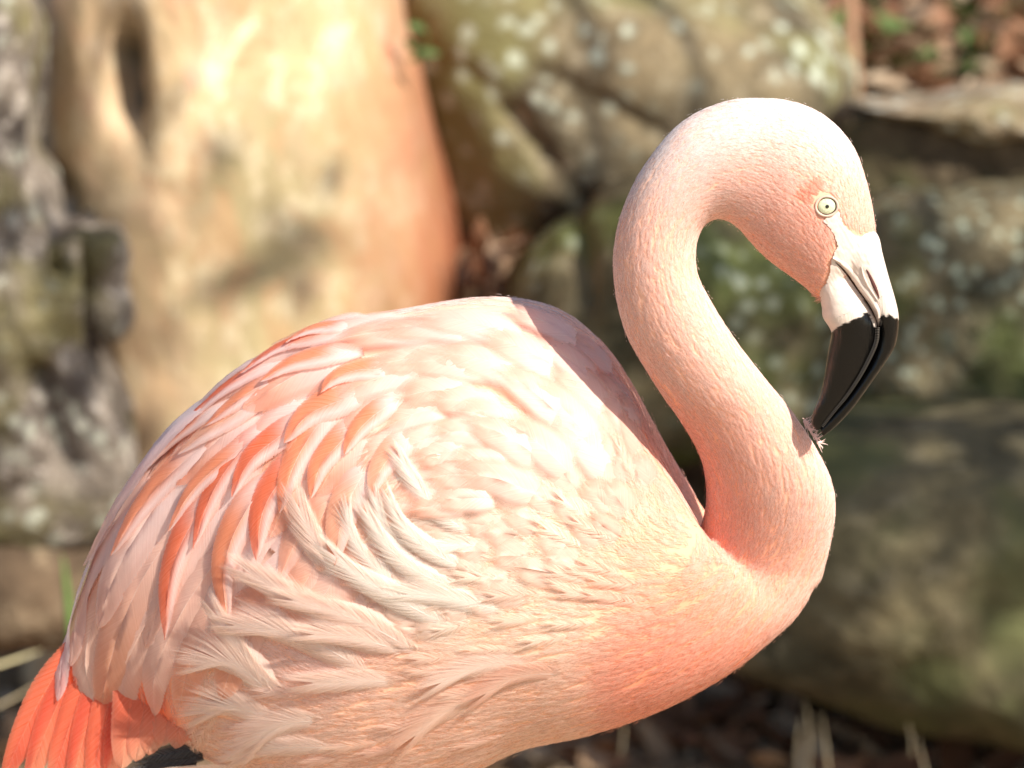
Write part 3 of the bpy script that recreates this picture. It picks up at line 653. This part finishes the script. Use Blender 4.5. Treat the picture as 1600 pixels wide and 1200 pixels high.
for i, (x, y) in enumerate([(190, 1202), (212, 1190), (232, 1180), (252, 1166), (274, 1170), (292, 1158), (314, 1152), (340, 1150)]):
    feather([(x + 12, 1000), (x + 14, 1090), (x, y)], 60, (.80, .14, .05), (.88, .36, .20), l0=0, l1=.001, depth=-.030 - .0015 * i, a=.55, b=1, edge=(.88, .42, .28), name='secondary_feather', shape=.9, rach=(.88, .32, .18))
# long pale tertials
TERT = [([(480, 530), (370, 578), (272, 680), (212, 768)], 74, PALE, PINK), ([(540, 515), (440, 542), (355, 598), (300, 655)], 66, PALE, LT), ([(400, 580), (280, 660), (188, 785), (136, 890)], 84, LIL, PINK),
        ([(300, 655), (200, 785), (138, 920), (116, 1040)], 84, PALE, PINK), ([(252, 705), (152, 860), (112, 990), (96, 1094)], 60, LIL, LIL), ([(340, 760), (240, 880), (190, 990), (160, 1100)], 100, PINK, LT),
        ([(300, 745), (185, 900), (135, 1035), (180, 1178)], 66, LT, (.90, .68, .56)), ([(345, 790), (250, 940), (196, 1050), (197, 1134)], 86, PINK, (.90, .60, .48)), ([(380, 820), (290, 950), (246, 1050), (246, 1113)], 72, PINK, (.90, .62, .5)),
        ([(410, 850), (330, 975), (296, 1050), (282, 1112)], 74, PINK, LT), ([(440, 850), (385, 970), (350, 1090)], 84, PINK, LT), ([(330, 690), (250, 790), (190, 890), (160, 980)], 84, PALE, PINK),
        ([(420, 700), (330, 800), (270, 900), (230, 1010)], 80, PALE, PINK), ([(470, 760), (400, 850), (340, 960), (310, 1050)], 80, PALE, PINK), ([(500, 800), (440, 880), (400, 970), (380, 1040)], 70, PALE, PINK)]
for i, (p, W, c0, c1) in enumerate(TERT):
    feather(p, W, c0, c1, l0=.001 + .0002 * i, l1=.0035 + .0004 * (i % 6), a=.3, b=.9, name='wing_feather', shape=.75, n=26, side=0)
# orange bladed coverts
OR_ = [([(560, 530), (500, 535), (440, 555), (386, 596)], 44, DEEP), ([(470, 560), (400, 588), (340, 630), (284, 687)], 44, DEEP), ([(380, 620), (310, 665), (265, 708), (222, 758)], 42, OR), ([(580, 550), (520, 563), (460, 580), (416, 609)], 44, OR),
       ([(470, 590), (410, 612), (370, 640), (330, 674)], 40, OR), ([(440, 610), (375, 652), (325, 686), (288, 717)], 44, LT), ([(370, 670), (290, 728), (228, 798), (185, 870)], 54, OR), ([(450, 650), (380, 705), (315, 762), (273, 832)], 36, OR),
       ([(470, 650), (395, 695), (340, 770), (310, 857)], 46, DEEP), ([(510, 640), (450, 680), (398, 722), (371, 778)], 46, DEEP), ([(390, 730), (318, 800), (275, 890), (266, 995)], 48, DEEP), ([(460, 720), (395, 790), (357, 880), (364, 970)], 52, OR),
       ([(560, 610), (498, 672), (460, 740), (443, 802)], 50, OR), ([(530, 680), (460, 735), (418, 795), (408, 876)], 54, DEEP), ([(600, 600), (540, 630), (490, 652), (451, 697)], 54, OR), ([(590, 640), (540, 690), (505, 732), (492, 780)], 44, OR),
       ([(640, 620), (590, 652), (560, 682), (543, 714)], 38, OR), ([(660, 670), (618, 710), (595, 742), (585, 775)], 44, LT), ([(600, 700), (560, 760), (536, 820), (528, 880)], 54, LT), ([(570, 520), (510, 524), (478, 536), (456, 552)], 40, OR), ([(640, 590), (575, 585), (530, 598), (508, 622)], 40, OR)]
for i, (p, W, c) in enumerate(OR_):
    c = np.array(c); mx_ = p[len(p) // 2][0]; fo = .005 * float(smooth01(mx_, 200, 800)) + .0012
    feather(p, W * 1.2, PALE, c, l0=.003 + fo, dip=.003, l1=.0062 + fo + .0004 * (i % 4), a=.22, b=.5, name='covert', shape=.25, n=22, side=(1 if i % 2 else 0.9) * -1, edge=c * .8 + .2 * np.array(PALE))
# remaining coverts laid in shingles by flow
placed = []
def sizes(x, y):
    cx = math.hypot(x - 720, y - 740)
    L = 60 + 50 * float(smooth01(cx, 60, 260)); W = 34 + 16 * float(smooth01(cx, 60, 220))
    L *= 1.55; W *= 1.85
    if x < 520: L, W = 160, 74
    if x > 820: L, W = 125, 84
    return L, W
tries = 0
while len(placed) < 195 and tries < 9000:
    tries += 1; x = random.uniform(170, 1040); y = random.uniform(462, 1000)
    if not inpoly(x, y, WING): continue
    L, W = sizes(x, y); mn = min(W * .60, 48)
    if x < 500 and y > 660 or x > 1000 and y > 560: continue
    if x < 520: mn = 52
    if any(abs(x - a) < mn and abs(y - b) < mn and math.hypot(x - a, y - b) < mn for a, b in placed): continue
    placed.append((x, y))
# front ones (shoulder) last so that they sit higher
for x, y in sorted(placed):
    L, W = sizes(x, y); q = np.array((x, y), float); path = [q]; 
    for k in range(3): q = q + flow(q, False) * L / 3; path.append(q)
    q = np.array((x, y), float); back_ = []
    for k in range(1): q = q - flow(q, False) * L / 3; back_.append(q)
    if surf(*back_[0])[0] is None: back_ = []
    if surf(x, y)[0] is None: continue
    path = back_ + path
    hits = [surf(*p)[0] is not None for p in path]
    if not all(hits[:-1]) or (x > 740 and not all(hits)): continue
    if not hits[-1]: path[-1] = path[-2] * .7 + path[-1] * .3
    r = random.random(); warm = .25 + .5 * float(smooth01(x, 700, 300)) 
    kk_ = .9 - .4 * float(smooth01(x, 600, 850)); lt_ = np.array(LT) * kk_ + np.array(PALE) * (1 - kk_); c1 = lt_ * (1 - warm * r) + np.array(OR) * warm * r
    c0 = pigment((x, y))[0] * .6 + np.array(PALE) * .4
    fz_ = .005 * float(smooth01(x, 200, 800)) * (1 - float(smooth01(x, 840, 1000)))
    feather([tuple(p) for p in path], W * random.uniform(.9, 1.15), c0, c1, l0=.0012 + fz_, l1=.0034 + fz_ + .0006 * random.random(), a=.30, b=.95, dip=.005 + fz_, soft=.55 + .45 * float(smooth01(x, 420, 760)), name='covert', shape=random.uniform(.35, .8), n=20, side=random.choice((-1, 0, 0)), tilt=random.gauss(0, .04), edge=c0 * .3 + c1 * .7)

SOFT = [(620, 800), (700, 770), (800, 750), (880, 720), (950, 660), (1000, 640), (1030, 720), (1035, 790), (980, 860), (900, 920), (800, 960), (700, 990), (600, 1000), (560, 980), (660, 900)]
pl2 = []; tries = 0
while len(pl2) < 150 and tries < 9000:
    tries += 1; x = random.uniform(430, 1190); y = random.uniform(640, 1160)
    if not inpoly(x, y, SOFT) or any(math.hypot(x - a, y - b) < 30 for a, b in pl2): continue
    pl2.append((x, y))
for x, y in sorted(pl2):
    L = random.uniform(70, 100); q = np.array((x, y), float); path = [q]; fj = rng.normal(0, .08, 2)
    for k in range(3): q = q + (flow(q, False) + fj) * L / 3; path.append(q)
    if any(surf(*p)[0] is None for p in path): continue
    c = pigment((x, y))[0] * np.array([.93, .88, .85]) * (1 + rng.normal(0, .03) * np.array([.1, 1, 1.2])); c1 = c * .55 + np.array(PINK) * .45 * random.random() + c * .45 * (1 - random.random() * .2)
    c1 = np.clip(c1, 0, .96)
    feather([tuple(p) for p in path], random.uniform(58, 84), c, np.minimum(c1, c * 1.02), l0=.0008, l1=.0026 + .0008 * random.random(), dip=.004, soft=1.0, a=.3, b=.9, name='contour_feather', shape=random.uniform(.3, .7), n=14, tilt=random.gauss(0, .03), rach=tuple(c))

# ---- loose white plumes curling up along the lower wing edge
def plume(pts, W, nb, col=(.93, .84, .76), l0=.006, l1=.014, curl=.03, ang0=46, ang1=16, rad=.00012, name='plume', cv=.03):
    path = resample(pts, 18); C, N = [], []; last = None
    for x, y in path:
        h, nn = surf(x, y)
        if h is None: h = P(x, y, last[0].y if last else -.03); nn = last[1] if last else Vector((0, -1, 0))
        C.append(np.array(h)); N.append(np.array(nn)); last = (h, nn)
    C = np.array(C); N = np.array(N); t = np.linspace(0, 1, len(C))[:, None]
    for _ in range(3): C[1:-1] = (C[:-2] + C[1:-1] * 2 + C[2:]) / 4
    vane = feather(pts, W * .92, col, l0=-.004, l1=l1 - .0008, lp=.55, name=name, n=18, shape=.35, conv=.5, edge=col, rach=(.96, .88, .80))
    C = C + N * (-.0036 + (l1 + .0036) * t ** .55); s2 = Strands(); 
    tuft(s2, C, N, W * px2m, nb, col, curl, ang0, ang1, rad, cv, conv=18., jag=.25)
    # shaft
    m_ = np.repeat(C[None, ::4][:, :5], 1, 0); n_ = np.repeat(N[None, ::4][:, :5], 1, 0); s2.add(m_, n_, np.array([[.95, .88, .82]]), .0004 * np.array([1, .9, .8, .6, .3]))
    return s2.build('barbs', vane)
WH = (.97, .87, .79); WP = (.97, .79, .69)
PL = [([(752, 835), (707, 816), (665, 774), (630, 722)], 46, WH), ([(745, 900), (672, 858), (634, 823), (614, 783)], 44, WH), ([(738, 920), (680, 905), (626, 873), (600, 839), (578, 802)], 46, WH), ([(650, 880), (612, 840), (601, 816), (591, 780)], 34, WH),
      ([(640, 950), (610, 905), (573, 870), (550, 826), (549, 795)], 40, WH), ([(720, 985), (670, 960), (617, 930), (563, 897), (529, 866)], 60, WH), ([(560, 960), (530, 905), (498, 850), (476, 797)], 66, WP), ([(600, 1020), (540, 985), (470, 935), (402, 895)], 70, WP),
      ([(665, 1030), (603, 987), (540, 957), (466, 934)], 60, WP), ([(590, 1060), (530, 1020), (460, 985), (378, 972)], 66, WP), ([(640, 1020), (590, 1002), (545, 990), (498, 985)], 56, WP), ([(450, 1085), (410, 1053), (378, 1007), (352, 962)], 56, WP),
      ([(430, 1090), (395, 1050), (365, 1030), (332, 1030)], 66, WP), ([(450, 1140), (395, 1110), (365, 1100), (330, 1108)], 72, WP), ([(520, 1130), (470, 1125), (430, 1135), (404, 1155)], 70, WP), ([(640, 1070), (590, 1062), (540, 1062), (495, 1062)], 60, WP),
      ([(420, 1205), (350, 1198), (290, 1196), (225, 1197)], 22, WP), ([(560, 1170), (480, 1165), (420, 1165), (370, 1180)], 60, WP), 
      ([(820, 960), (750, 945), (690, 930), (640, 925)], 60, WH), ([(860, 1040), (800, 1035), (740, 1040), (690, 1060)], 60, WP), ([(800, 1090), (740, 1090), (690, 1110), (650, 1140)], 70, PAL['belly']), ([(780, 860), (730, 850), (690, 855), (655, 845)], 40, WH), ([(900, 1060), (850, 1050), (800, 1055), (760, 1075)], 60, PAL['tan'])]
for i, (p, W, c) in enumerate(PL): plume(p, W, int(20 * W), c, l0=.004, l1=.011 if i < 13 else .006)
# smaller fluffy feathers of flank and swirl
S = Strands()
def fluff(n, reg, L, W, nb, l0, l1, colf, curl=.1):
    k = 0; tr = 0
    while k < n and tr < n * 30:
        tr += 1; x = random.uniform(reg[0], reg[1]); y = random.uniform(reg[2], reg[3]); 
        if not inpoly(x, y, reg[4]): continue
        k += 1; q = np.array((x, y)); path = [q]
        f = flow(q, False) + rng.normal(0, .16, 2)
        for j in range(3): q = q + f * L / 3; f = f * .7 + flow(q, False) * .3; path.append(q)
        C, N = [], []
        for a in resample([tuple(p) for p in path], 6):
            h, nn = surf(*a)
            if h is None: break
            C.append(np.array(h)); N.append(np.array(nn))
        if len(C) < 6: continue
        C = np.array(C); N = np.array(N); C = C + N * (l0 + (l1 - l0) * np.linspace(0, 1, 6)[:, None])
        c = colf(x, y); c = np.array(c) * (1 + rng.normal(0, .03) * np.array([.2, 1, 1.2]))
        tuft(S, C, N, W * px2m * random.uniform(.8, 1.2), nb, c, curl * .4, rad=.00018, jag=.25)
BEL = [(760, 760), (860, 720), (980, 740), (1060, 860), (1050, 1000), (1000, 1100), (800, 1150), (640, 1210), (300, 1210), (280, 1130), (400, 1050), (520, 960), (640, 900), (690, 800)]
fluff(40, (280, 1070, 700, 1210, BEL), 60, 34, 150, .0012, .0032, lambda x, y: pigment((x, y))[0] * .7 + .3 * np.array(WP))
SW = [(560, 640), (700, 620), (820, 660), (900, 760), (800, 800), (700, 830), (600, 800), (540, 740)]
fluff(14, (540, 900, 620, 830, SW), 60, 30, 200, .004, .0065, lambda x, y: (.93, .80, .68))
o = S.build('flank_plumage', bird); o['kind'] = 'stuff'
# tuft ruffled by the bill tip
S = Strands()
for k in range(90):
    x = random.uniform(1258, 1284); y = 655 + (x - 1258) * 1.55 + random.uniform(-3, 3); b_ = np.array(P(x - 4, y, -.076 + random.uniform(-.012, .012)))
    a = random.uniform(-1.3, .9); L = random.uniform(.003, .008); d = np.array([math.cos(a) * L, random.gauss(0, .002), math.sin(a) * L]); u = np.linspace(0, 1, 5)[:, None]
    pts = b_ + d * u + np.array([0, 0, .003]) * u * u * random.gauss(0, 1)
    S.add(pts[None], np.tile(np.array([.45, -.6, .65]), (1, 5, 1)), np.array([[.95, .70, .62]]), .00027 * np.array([1, .9, .8, .6, .3]))
o = S.build('ruffled_plumage', bird, mat_strand('ruffled_barbs', .3, False)); o['kind'] = 'stuff'

# ------------------------------------------------------------ bill, face, eye
BY = -.090
outer = [(1352, 345), (1372, 368), (1379, 396), (1388, 430), (1399, 468), (1404, 495), (1402, 525), (1394, 548), (1368, 587), (1334, 635), (1308, 664), (1286, 682)]
mouth = [(1296, 395), (1309, 412), (1322, 428), (1336, 448), (1350, 466), (1362, 485), (1370, 503), (1371, 525), (1360, 560), (1342, 592), (1322, 621), (1304, 643), (1282, 670)]
inner = [(1270, 440), (1279, 460), (1284, 480), (1286, 496), (1296, 512), (1299, 522), (1296, 540), (1292, 562), (1288, 590), (1281, 618), (1271, 643), (1268, 660), (1275, 672)]
def bill_col(px, white):
    out = np.tile(np.array(white), (len(px), 1)).astype(float)
    lowline = np.array([(1280, 540), (1299, 519), (1306, 513), (1313, 509), (1318, 505), (1327, 503), (1334, 498), (1345, 496), (1350, 489), (1355, 486), (1359, 491), (1363, 500), (1368, 512), (1372, 510), (1376, 493), (1380, 490), (1384, 495), (1389, 490), (1394, 494), (1399, 497), (1410, 501)], float)
    b = np.interp(px[:, 0], lowline[:, 0], lowline[:, 1]); n = np.array([noise.noise(Vector((x * .35, y * .2, 1))) * 2.5 for x, y in px])
    k = smooth01(px[:, 1] - b + n, -1.2, 1.2)[:, None]
    return out * (1 - k) + np.array([.002, .002, .002]) * k
m = NT('bill_horn'); p = m.pos(); cc = m.attr('Col').outputs['Color']; sp = m.n('ShaderNodeSeparateColor'); m.l(cc, sp.inputs[0])
mp = m.n('ShaderNodeMapping'); m.l(p, mp.inputs[0]); mp.inputs['Rotation'].default_value = (0, -.55, 0); mp.inputs['Scale'].default_value = (5, 1, .7)
nz = m.noise(mp.outputs[0], 130, 4, .6)
c = m.mix(m.math('MULTIPLY', m.ramp(m.noise(p, 60, 3), .45, .7), .25), cc, m.mix(1.0, cc, (.85, .72, .60), 'MULTIPLY'))
M_BILL = m.done(m.bsdf(c, m.math('ADD', .17, m.math('MULTIPLY', sp.outputs[0], .5)), m.bump(nz, .6, .0012), .35))
def billpart(name, A, B, hy, n=170, k=56, pw=.9):
    vs, fs = loft(A, B, hy, BY, n, k, True, pw); me = mesh(name, vs, fs); bmx = __import__('bmesh').new(); bmx.from_mesh(me); __import__('bmesh').ops.recalc_face_normals(bmx, faces=bmx.faces); bmx.to_mesh(me); bmx.free()
    setcol(me, bill_col(to_px(np.array(vs)), (.62, .53, .46))); return link(name, me, M_BILL, bird)
upper = billpart('upper_bill', outer, mouth, [.019, .020, .018, .016, .015, .0145, .014, .013, .011, .009, .006, .002])
lower = billpart('lower_bill', mouth, inner, [.012, .0185, .0195, .019, .0175, .016, .015, .013, .011, .009, .006, .002])
bvh_up = BVHTree.FromPolygons([v.co.copy() for v in upper.data.vertices], [tuple(p.vertices) for p in upper.data.polygons])
bvh_lo = BVHTree.FromPolygons([v.co.copy() for v in lower.data.vertices], [tuple(p.vertices) for p in lower.data.polygons])
def hit_any(x, y, trees):
    best = None
    for t_ in trees:
        h = t_.ray_cast(CAM, ray(x, y))
        if h[0] is not None and (best is None or h[3] < best[2]): best = (h[0], h[1], h[3])
    return best
# comb of lamellae along the mouth line
lp = resample([(1371, 512), (1369, 535), (1357, 563), (1341, 592), (1322, 620), (1304, 642), (1284, 668)], 72); v, f = [], []
for i in range(71):
    a, b = lp[i], lp[i + 1]; tdir = (b - a) / np.linalg.norm(b - a); nd = np.array([-tdir[1], tdir[0]]); sz = 3.4 * (1 - .45 * i / 71)
    q0, q1 = a - nd * sz, a + nd * sz
    yy = BY - .0125 * (1 - (i / 71) ** 2 * .8) - .0005
    pa, pb = P(*q0, yy), P(*q1, yy); dd = Vector((tdir[0], 0, -tdir[1])) * .0003; mid_ = (pa + pb) / 2 + Vector((0, -.0014, 0)); b0 = len(v)
    v += [pa - dd, pa + dd, mid_ + dd * .5, mid_ - dd * .5, pb + dd, pb - dd]; f += [(b0, b0 + 1, b0 + 2, b0 + 3), (b0 + 3, b0 + 2, b0 + 4, b0 + 5)]
lam = link('lamellae', mesh('lamellae', v, f), mat_flat('lamella_horn', (.12, .105, .09), .3, .5), bird, False); lam['kind'] = 'stuff'
def ribbon(name, pts, wd, trees, col, hgt=.0008, n=40, taper=True, mat=None, push=0):
    lp = resample(pts, n); v, f = [], []
    for i in range(n):
        a = lp[i]; tdir = lp[min(i + 1, n - 1)] - lp[max(i - 1, 0)]; tdir = tdir / np.linalg.norm(tdir); nd = np.array([-tdir[1], tdir[0]])
        s = wd * (math.sin(math.pi * (i + .5) / n) ** .6 if taper else 1)
        h = hit_any(a[0], a[1], trees)
        base, nn = (h[0], h[1]) if h else (P(a[0], a[1], BY - .015), Vector((0, -1, 0)))
        sdir = (P(*(a + nd), base.y) - P(*a, base.y)).normalized(); sdir = (sdir - nn * sdir.dot(nn)).normalized()
        for u, hh in ((-1, -.0004), (-.5, hgt * .8), (0, hgt), (.5, hgt * .8), (1, -.0004)): v.append(base + sdir * u * s * px2m + nn * (hh + push))
    for i in range(n - 1):
        for k in range(4): f.append((i * 5 + k, i * 5 + k + 1, (i + 1) * 5 + k + 1, (i + 1) * 5 + k))
    return link(name, mesh(name, v, f), mat, bird)
UPL = [bvh_up, bvh_lo, bvh]
M_PSKIN = mat_flat('bare_pale_skin', (.64, .53, .46), .5, .3, .08, 300, 0, .05, .35)
M_DK = mat_flat('dark_slit', (.035, .012, .008), .6, .2, .1)
# pale bare skin from eye to bill, laid over the skull
xs_ = np.arange(1266, 1404, 1.5); ys_ = np.arange(320, 516, 1.5); idx = {}; v, f = [], []
trees_ = [bvh, bvh_up, bvh_lo]; dep = np.full((len(ys_), len(xs_)), np.nan)
for j, y in enumerate(ys_):
    for i, x in enumerate(xs_):
        h = hit_any(x, y, trees_)
        if h: dep[j, i] = h[2]
ok_ = ~np.isnan(dep); D = np.where(ok_, dep, 0.); D0 = D.copy()
for _ in range(14):
    acc = np.zeros_like(D); cn = np.zeros_like(D)
    for dy in (-1, 0, 1):
        for dx in (-1, 0, 1):
            acc += np.roll(D * ok_, (dy, dx), (0, 1)); cn += np.roll(ok_.astype(float), (dy, dx), (0, 1))
    D = np.where(ok_, acc / np.maximum(cn, 1), 0)
for j, y in enumerate(ys_):
    for i, x in enumerate(xs_):
        jx = x + 1.2 * noise.noise(Vector((x * .2, y * .2, 0)))
        if not ok_[j, i] or not inpoly(jx, y, FACE) or (x - 1291.5) ** 2 + (y - 322) ** 2 < 14 ** 2: continue
        wr = noise.noise(Vector(((x * .9 - y * .45) * .25, (x * .45 + y * .9) * .05, 3))) * .0005 + noise.noise(Vector((x * .12, y * .12, 9))) * .0003
        low = float(smooth01(y, 430, 500)); rt = float(smooth01(x, 1372, 1396)) ; fl = max(low, rt)
        base = D[j, i] * (1 - fl) + D0[j, i] * fl
        idx[(i, j)] = len(v); v.append(CAM + ray(x, y) * (min(base, D0[j, i] + .0006) - .0013 * (1 - fl) - .0002 - wr * (1 - fl)))
for (i, j), a in idx.items():
    if (i + 1, j) in idx and (i, j + 1) in idx and (i + 1, j + 1) in idx: f.append((a, idx[(i, j + 1)], idx[(i + 1, j + 1)], idx[(i + 1, j)]))
face = link('facial_skin', mesh('facial_skin', v, f), M_PSKIN, bird)
bvh_f = BVHTree.FromPolygons([q.copy() for q in (vv.co for vv in face.data.vertices)], [tuple(p.vertices) for p in face.data.polygons])
UPL = [bvh_up, bvh_lo, bvh_f]
ribbon('mouth_slit', [(1305, 409), (1315, 419), (1326, 432), (1338, 449), (1350, 465), (1360, 480), (1368, 496), (1371, 514)], 2.6, UPL, None, .0006, mat=M_DK)  # raised dark strip standing in for the shaded mouth groove
ribbon('lip_ridge', [(1301, 402), (1312, 409), (1324, 419), (1337, 434), (1350, 452), (1362, 468), (1372, 484), (1375, 496)], 6.5, UPL, None, .0022, mat=M_PSKIN)
ribbon('nostril', [(1354, 421), (1360, 433), (1367, 449), (1374, 466)], 3.4, UPL, None, .0007, mat=mat_flat('nostril_dark', (.09, .03, .025), .6))  # dark lens drawn for the shade inside the nostril slit
ribbon('nostril_rim', [(1346, 416), (1349, 430), (1356, 446), (1364, 458), (1372, 470)], 2.6, UPL, None, .0008, mat=M_PSKIN)
# eye
eh, en = surf(1291.5, 322); en = Vector((en.x * .3, -1, en.z * .3 + .05)).normalized()
def dome(c, nrm, r, flat, k=36, n=12, amax=math.pi / 2, sx=1, a0=0.0):
    u = Vector((1, 0, 0)); u = (u - nrm * u.dot(nrm)).normalized(); w_ = u.cross(nrm) * -1; v, f = [], []
    for i in range(n + 1):
        a = a0 + (amax - a0) * i / n
        for j in range(k):
            th = 2 * math.pi * j / k; v.append(c + (u * math.cos(th) * sx + w_ * math.sin(th)) * r * math.sin(a) + nrm * r * math.cos(a) * flat)
    for i in range(n):
        for j in range(k): f.append((i * k + j, i * k + (j + 1) % k, (i + 1) * k + (j + 1) % k, (i + 1) * k + j))
    return mesh('d', v, f)
ec = eh - en * .0012
eye = link('eye', dome(ec, en, .0074, .47, sx=1.1), mat_flat('eye_dark_rim', (.10, .075, .05), .12, .6, .1), bird)
M_IRIS = NT('iris'); p = M_IRIS.pos(); M_IRIS = M_IRIS.done(M_IRIS.bsdf(M_IRIS.mix(M_IRIS.ramp(M_IRIS.noise(p, 900, 3), .3, .7), (.46, .49, .30), (.62, .64, .45)), .12, None, .6))
link('iris', dome(ec + en * .0003, en, .0068, .55, amax=1.02, sx=1.12), M_IRIS, eye)
link('pupil', dome(ec + en * .0003 + Vector((.0002, 0, 0)), en, .0072, .56, amax=.20, n=4), mat_flat('pupil_black', (.004, .004, .004), .05, .8, 0), eye)
# eyelid ring
v, f = [], []; k, kk = 56, 12; u = Vector((1, 0, 0)); u = (u - en * u.dot(en)).normalized(); w_ = en.cross(u)
for i in range(k):
    th = 2 * math.pi * i / k; rd = u * math.cos(th) * 1.08 + w_ * math.sin(th) * .96; c = ec + rd * .0077 + en * .0024; rr = .0009 + .00012 * math.sin(th * 5 + 1)
    for j in range(kk):
        ph = 2 * math.pi * j / kk; v.append(c + rd.normalized() * math.cos(ph) * rr + en * math.sin(ph) * rr)
for i in range(k):
    for j in range(kk): f.append((i * kk + j, ((i + 1) % k) * kk + j, ((i + 1) % k) * kk + (j + 1) % kk, i * kk + (j + 1) % kk))
link('eyelid', mesh('eyelid', v, f), mat_flat('eyelid_skin', (.55, .40, .32), .5, .3, .15, 400), eye)

# ------------------------------------------------------------ legs, standing on the ground below the picture
M_LEG = mat_flat('leg_skin', (.62, .36, .30), .55, .3, .15, 80)
for dx, dy in ((-.06, -.05), (-.03, .05)):
    hip = Vector((P(620, 1100).x + dx, dy, .62)); kn = Vector((hip.x + .03, dy, .30)); ft = Vector((hip.x, dy, ground_z(hip.x, dy) + .012))
    v_, f_ = tube([hip, hip.lerp(kn, .5), kn + Vector((0, 0, .02)), kn, kn - Vector((0, 0, .02)), kn.lerp(ft, .5), ft], [.022, .011, .011, .014, .010, .008, .010], 14)
    lg = link('leg', mesh('leg', v_, f_), M_LEG, bird)
    v, f = [], []
    toes = [ft + Vector((.085 * math.cos(a), .085 * math.sin(a), -.008)) for a in (-.5, 0, .5)]
    web = [ft + Vector((0, 0, .006)), toes[0], (toes[0] + toes[1]) / 2 * 1.0 - Vector((.012, 0, 0)), toes[1], (toes[1] + toes[2]) / 2 - Vector((.012, 0, 0)), toes[2], ft + Vector((-.03, 0, -.006))]
    v = web + [q - Vector((0, 0, .005)) for q in web]; n_ = len(web)
    f = [tuple(range(n_)), tuple(range(2 * n_ - 1, n_ - 1, -1))] + [(i, n_ + i, n_ + (i + 1) % n_, (i + 1) % n_) for i in range(n_)]
    ob = link('foot', mesh('foot', v, f), M_LEG, lg, False)
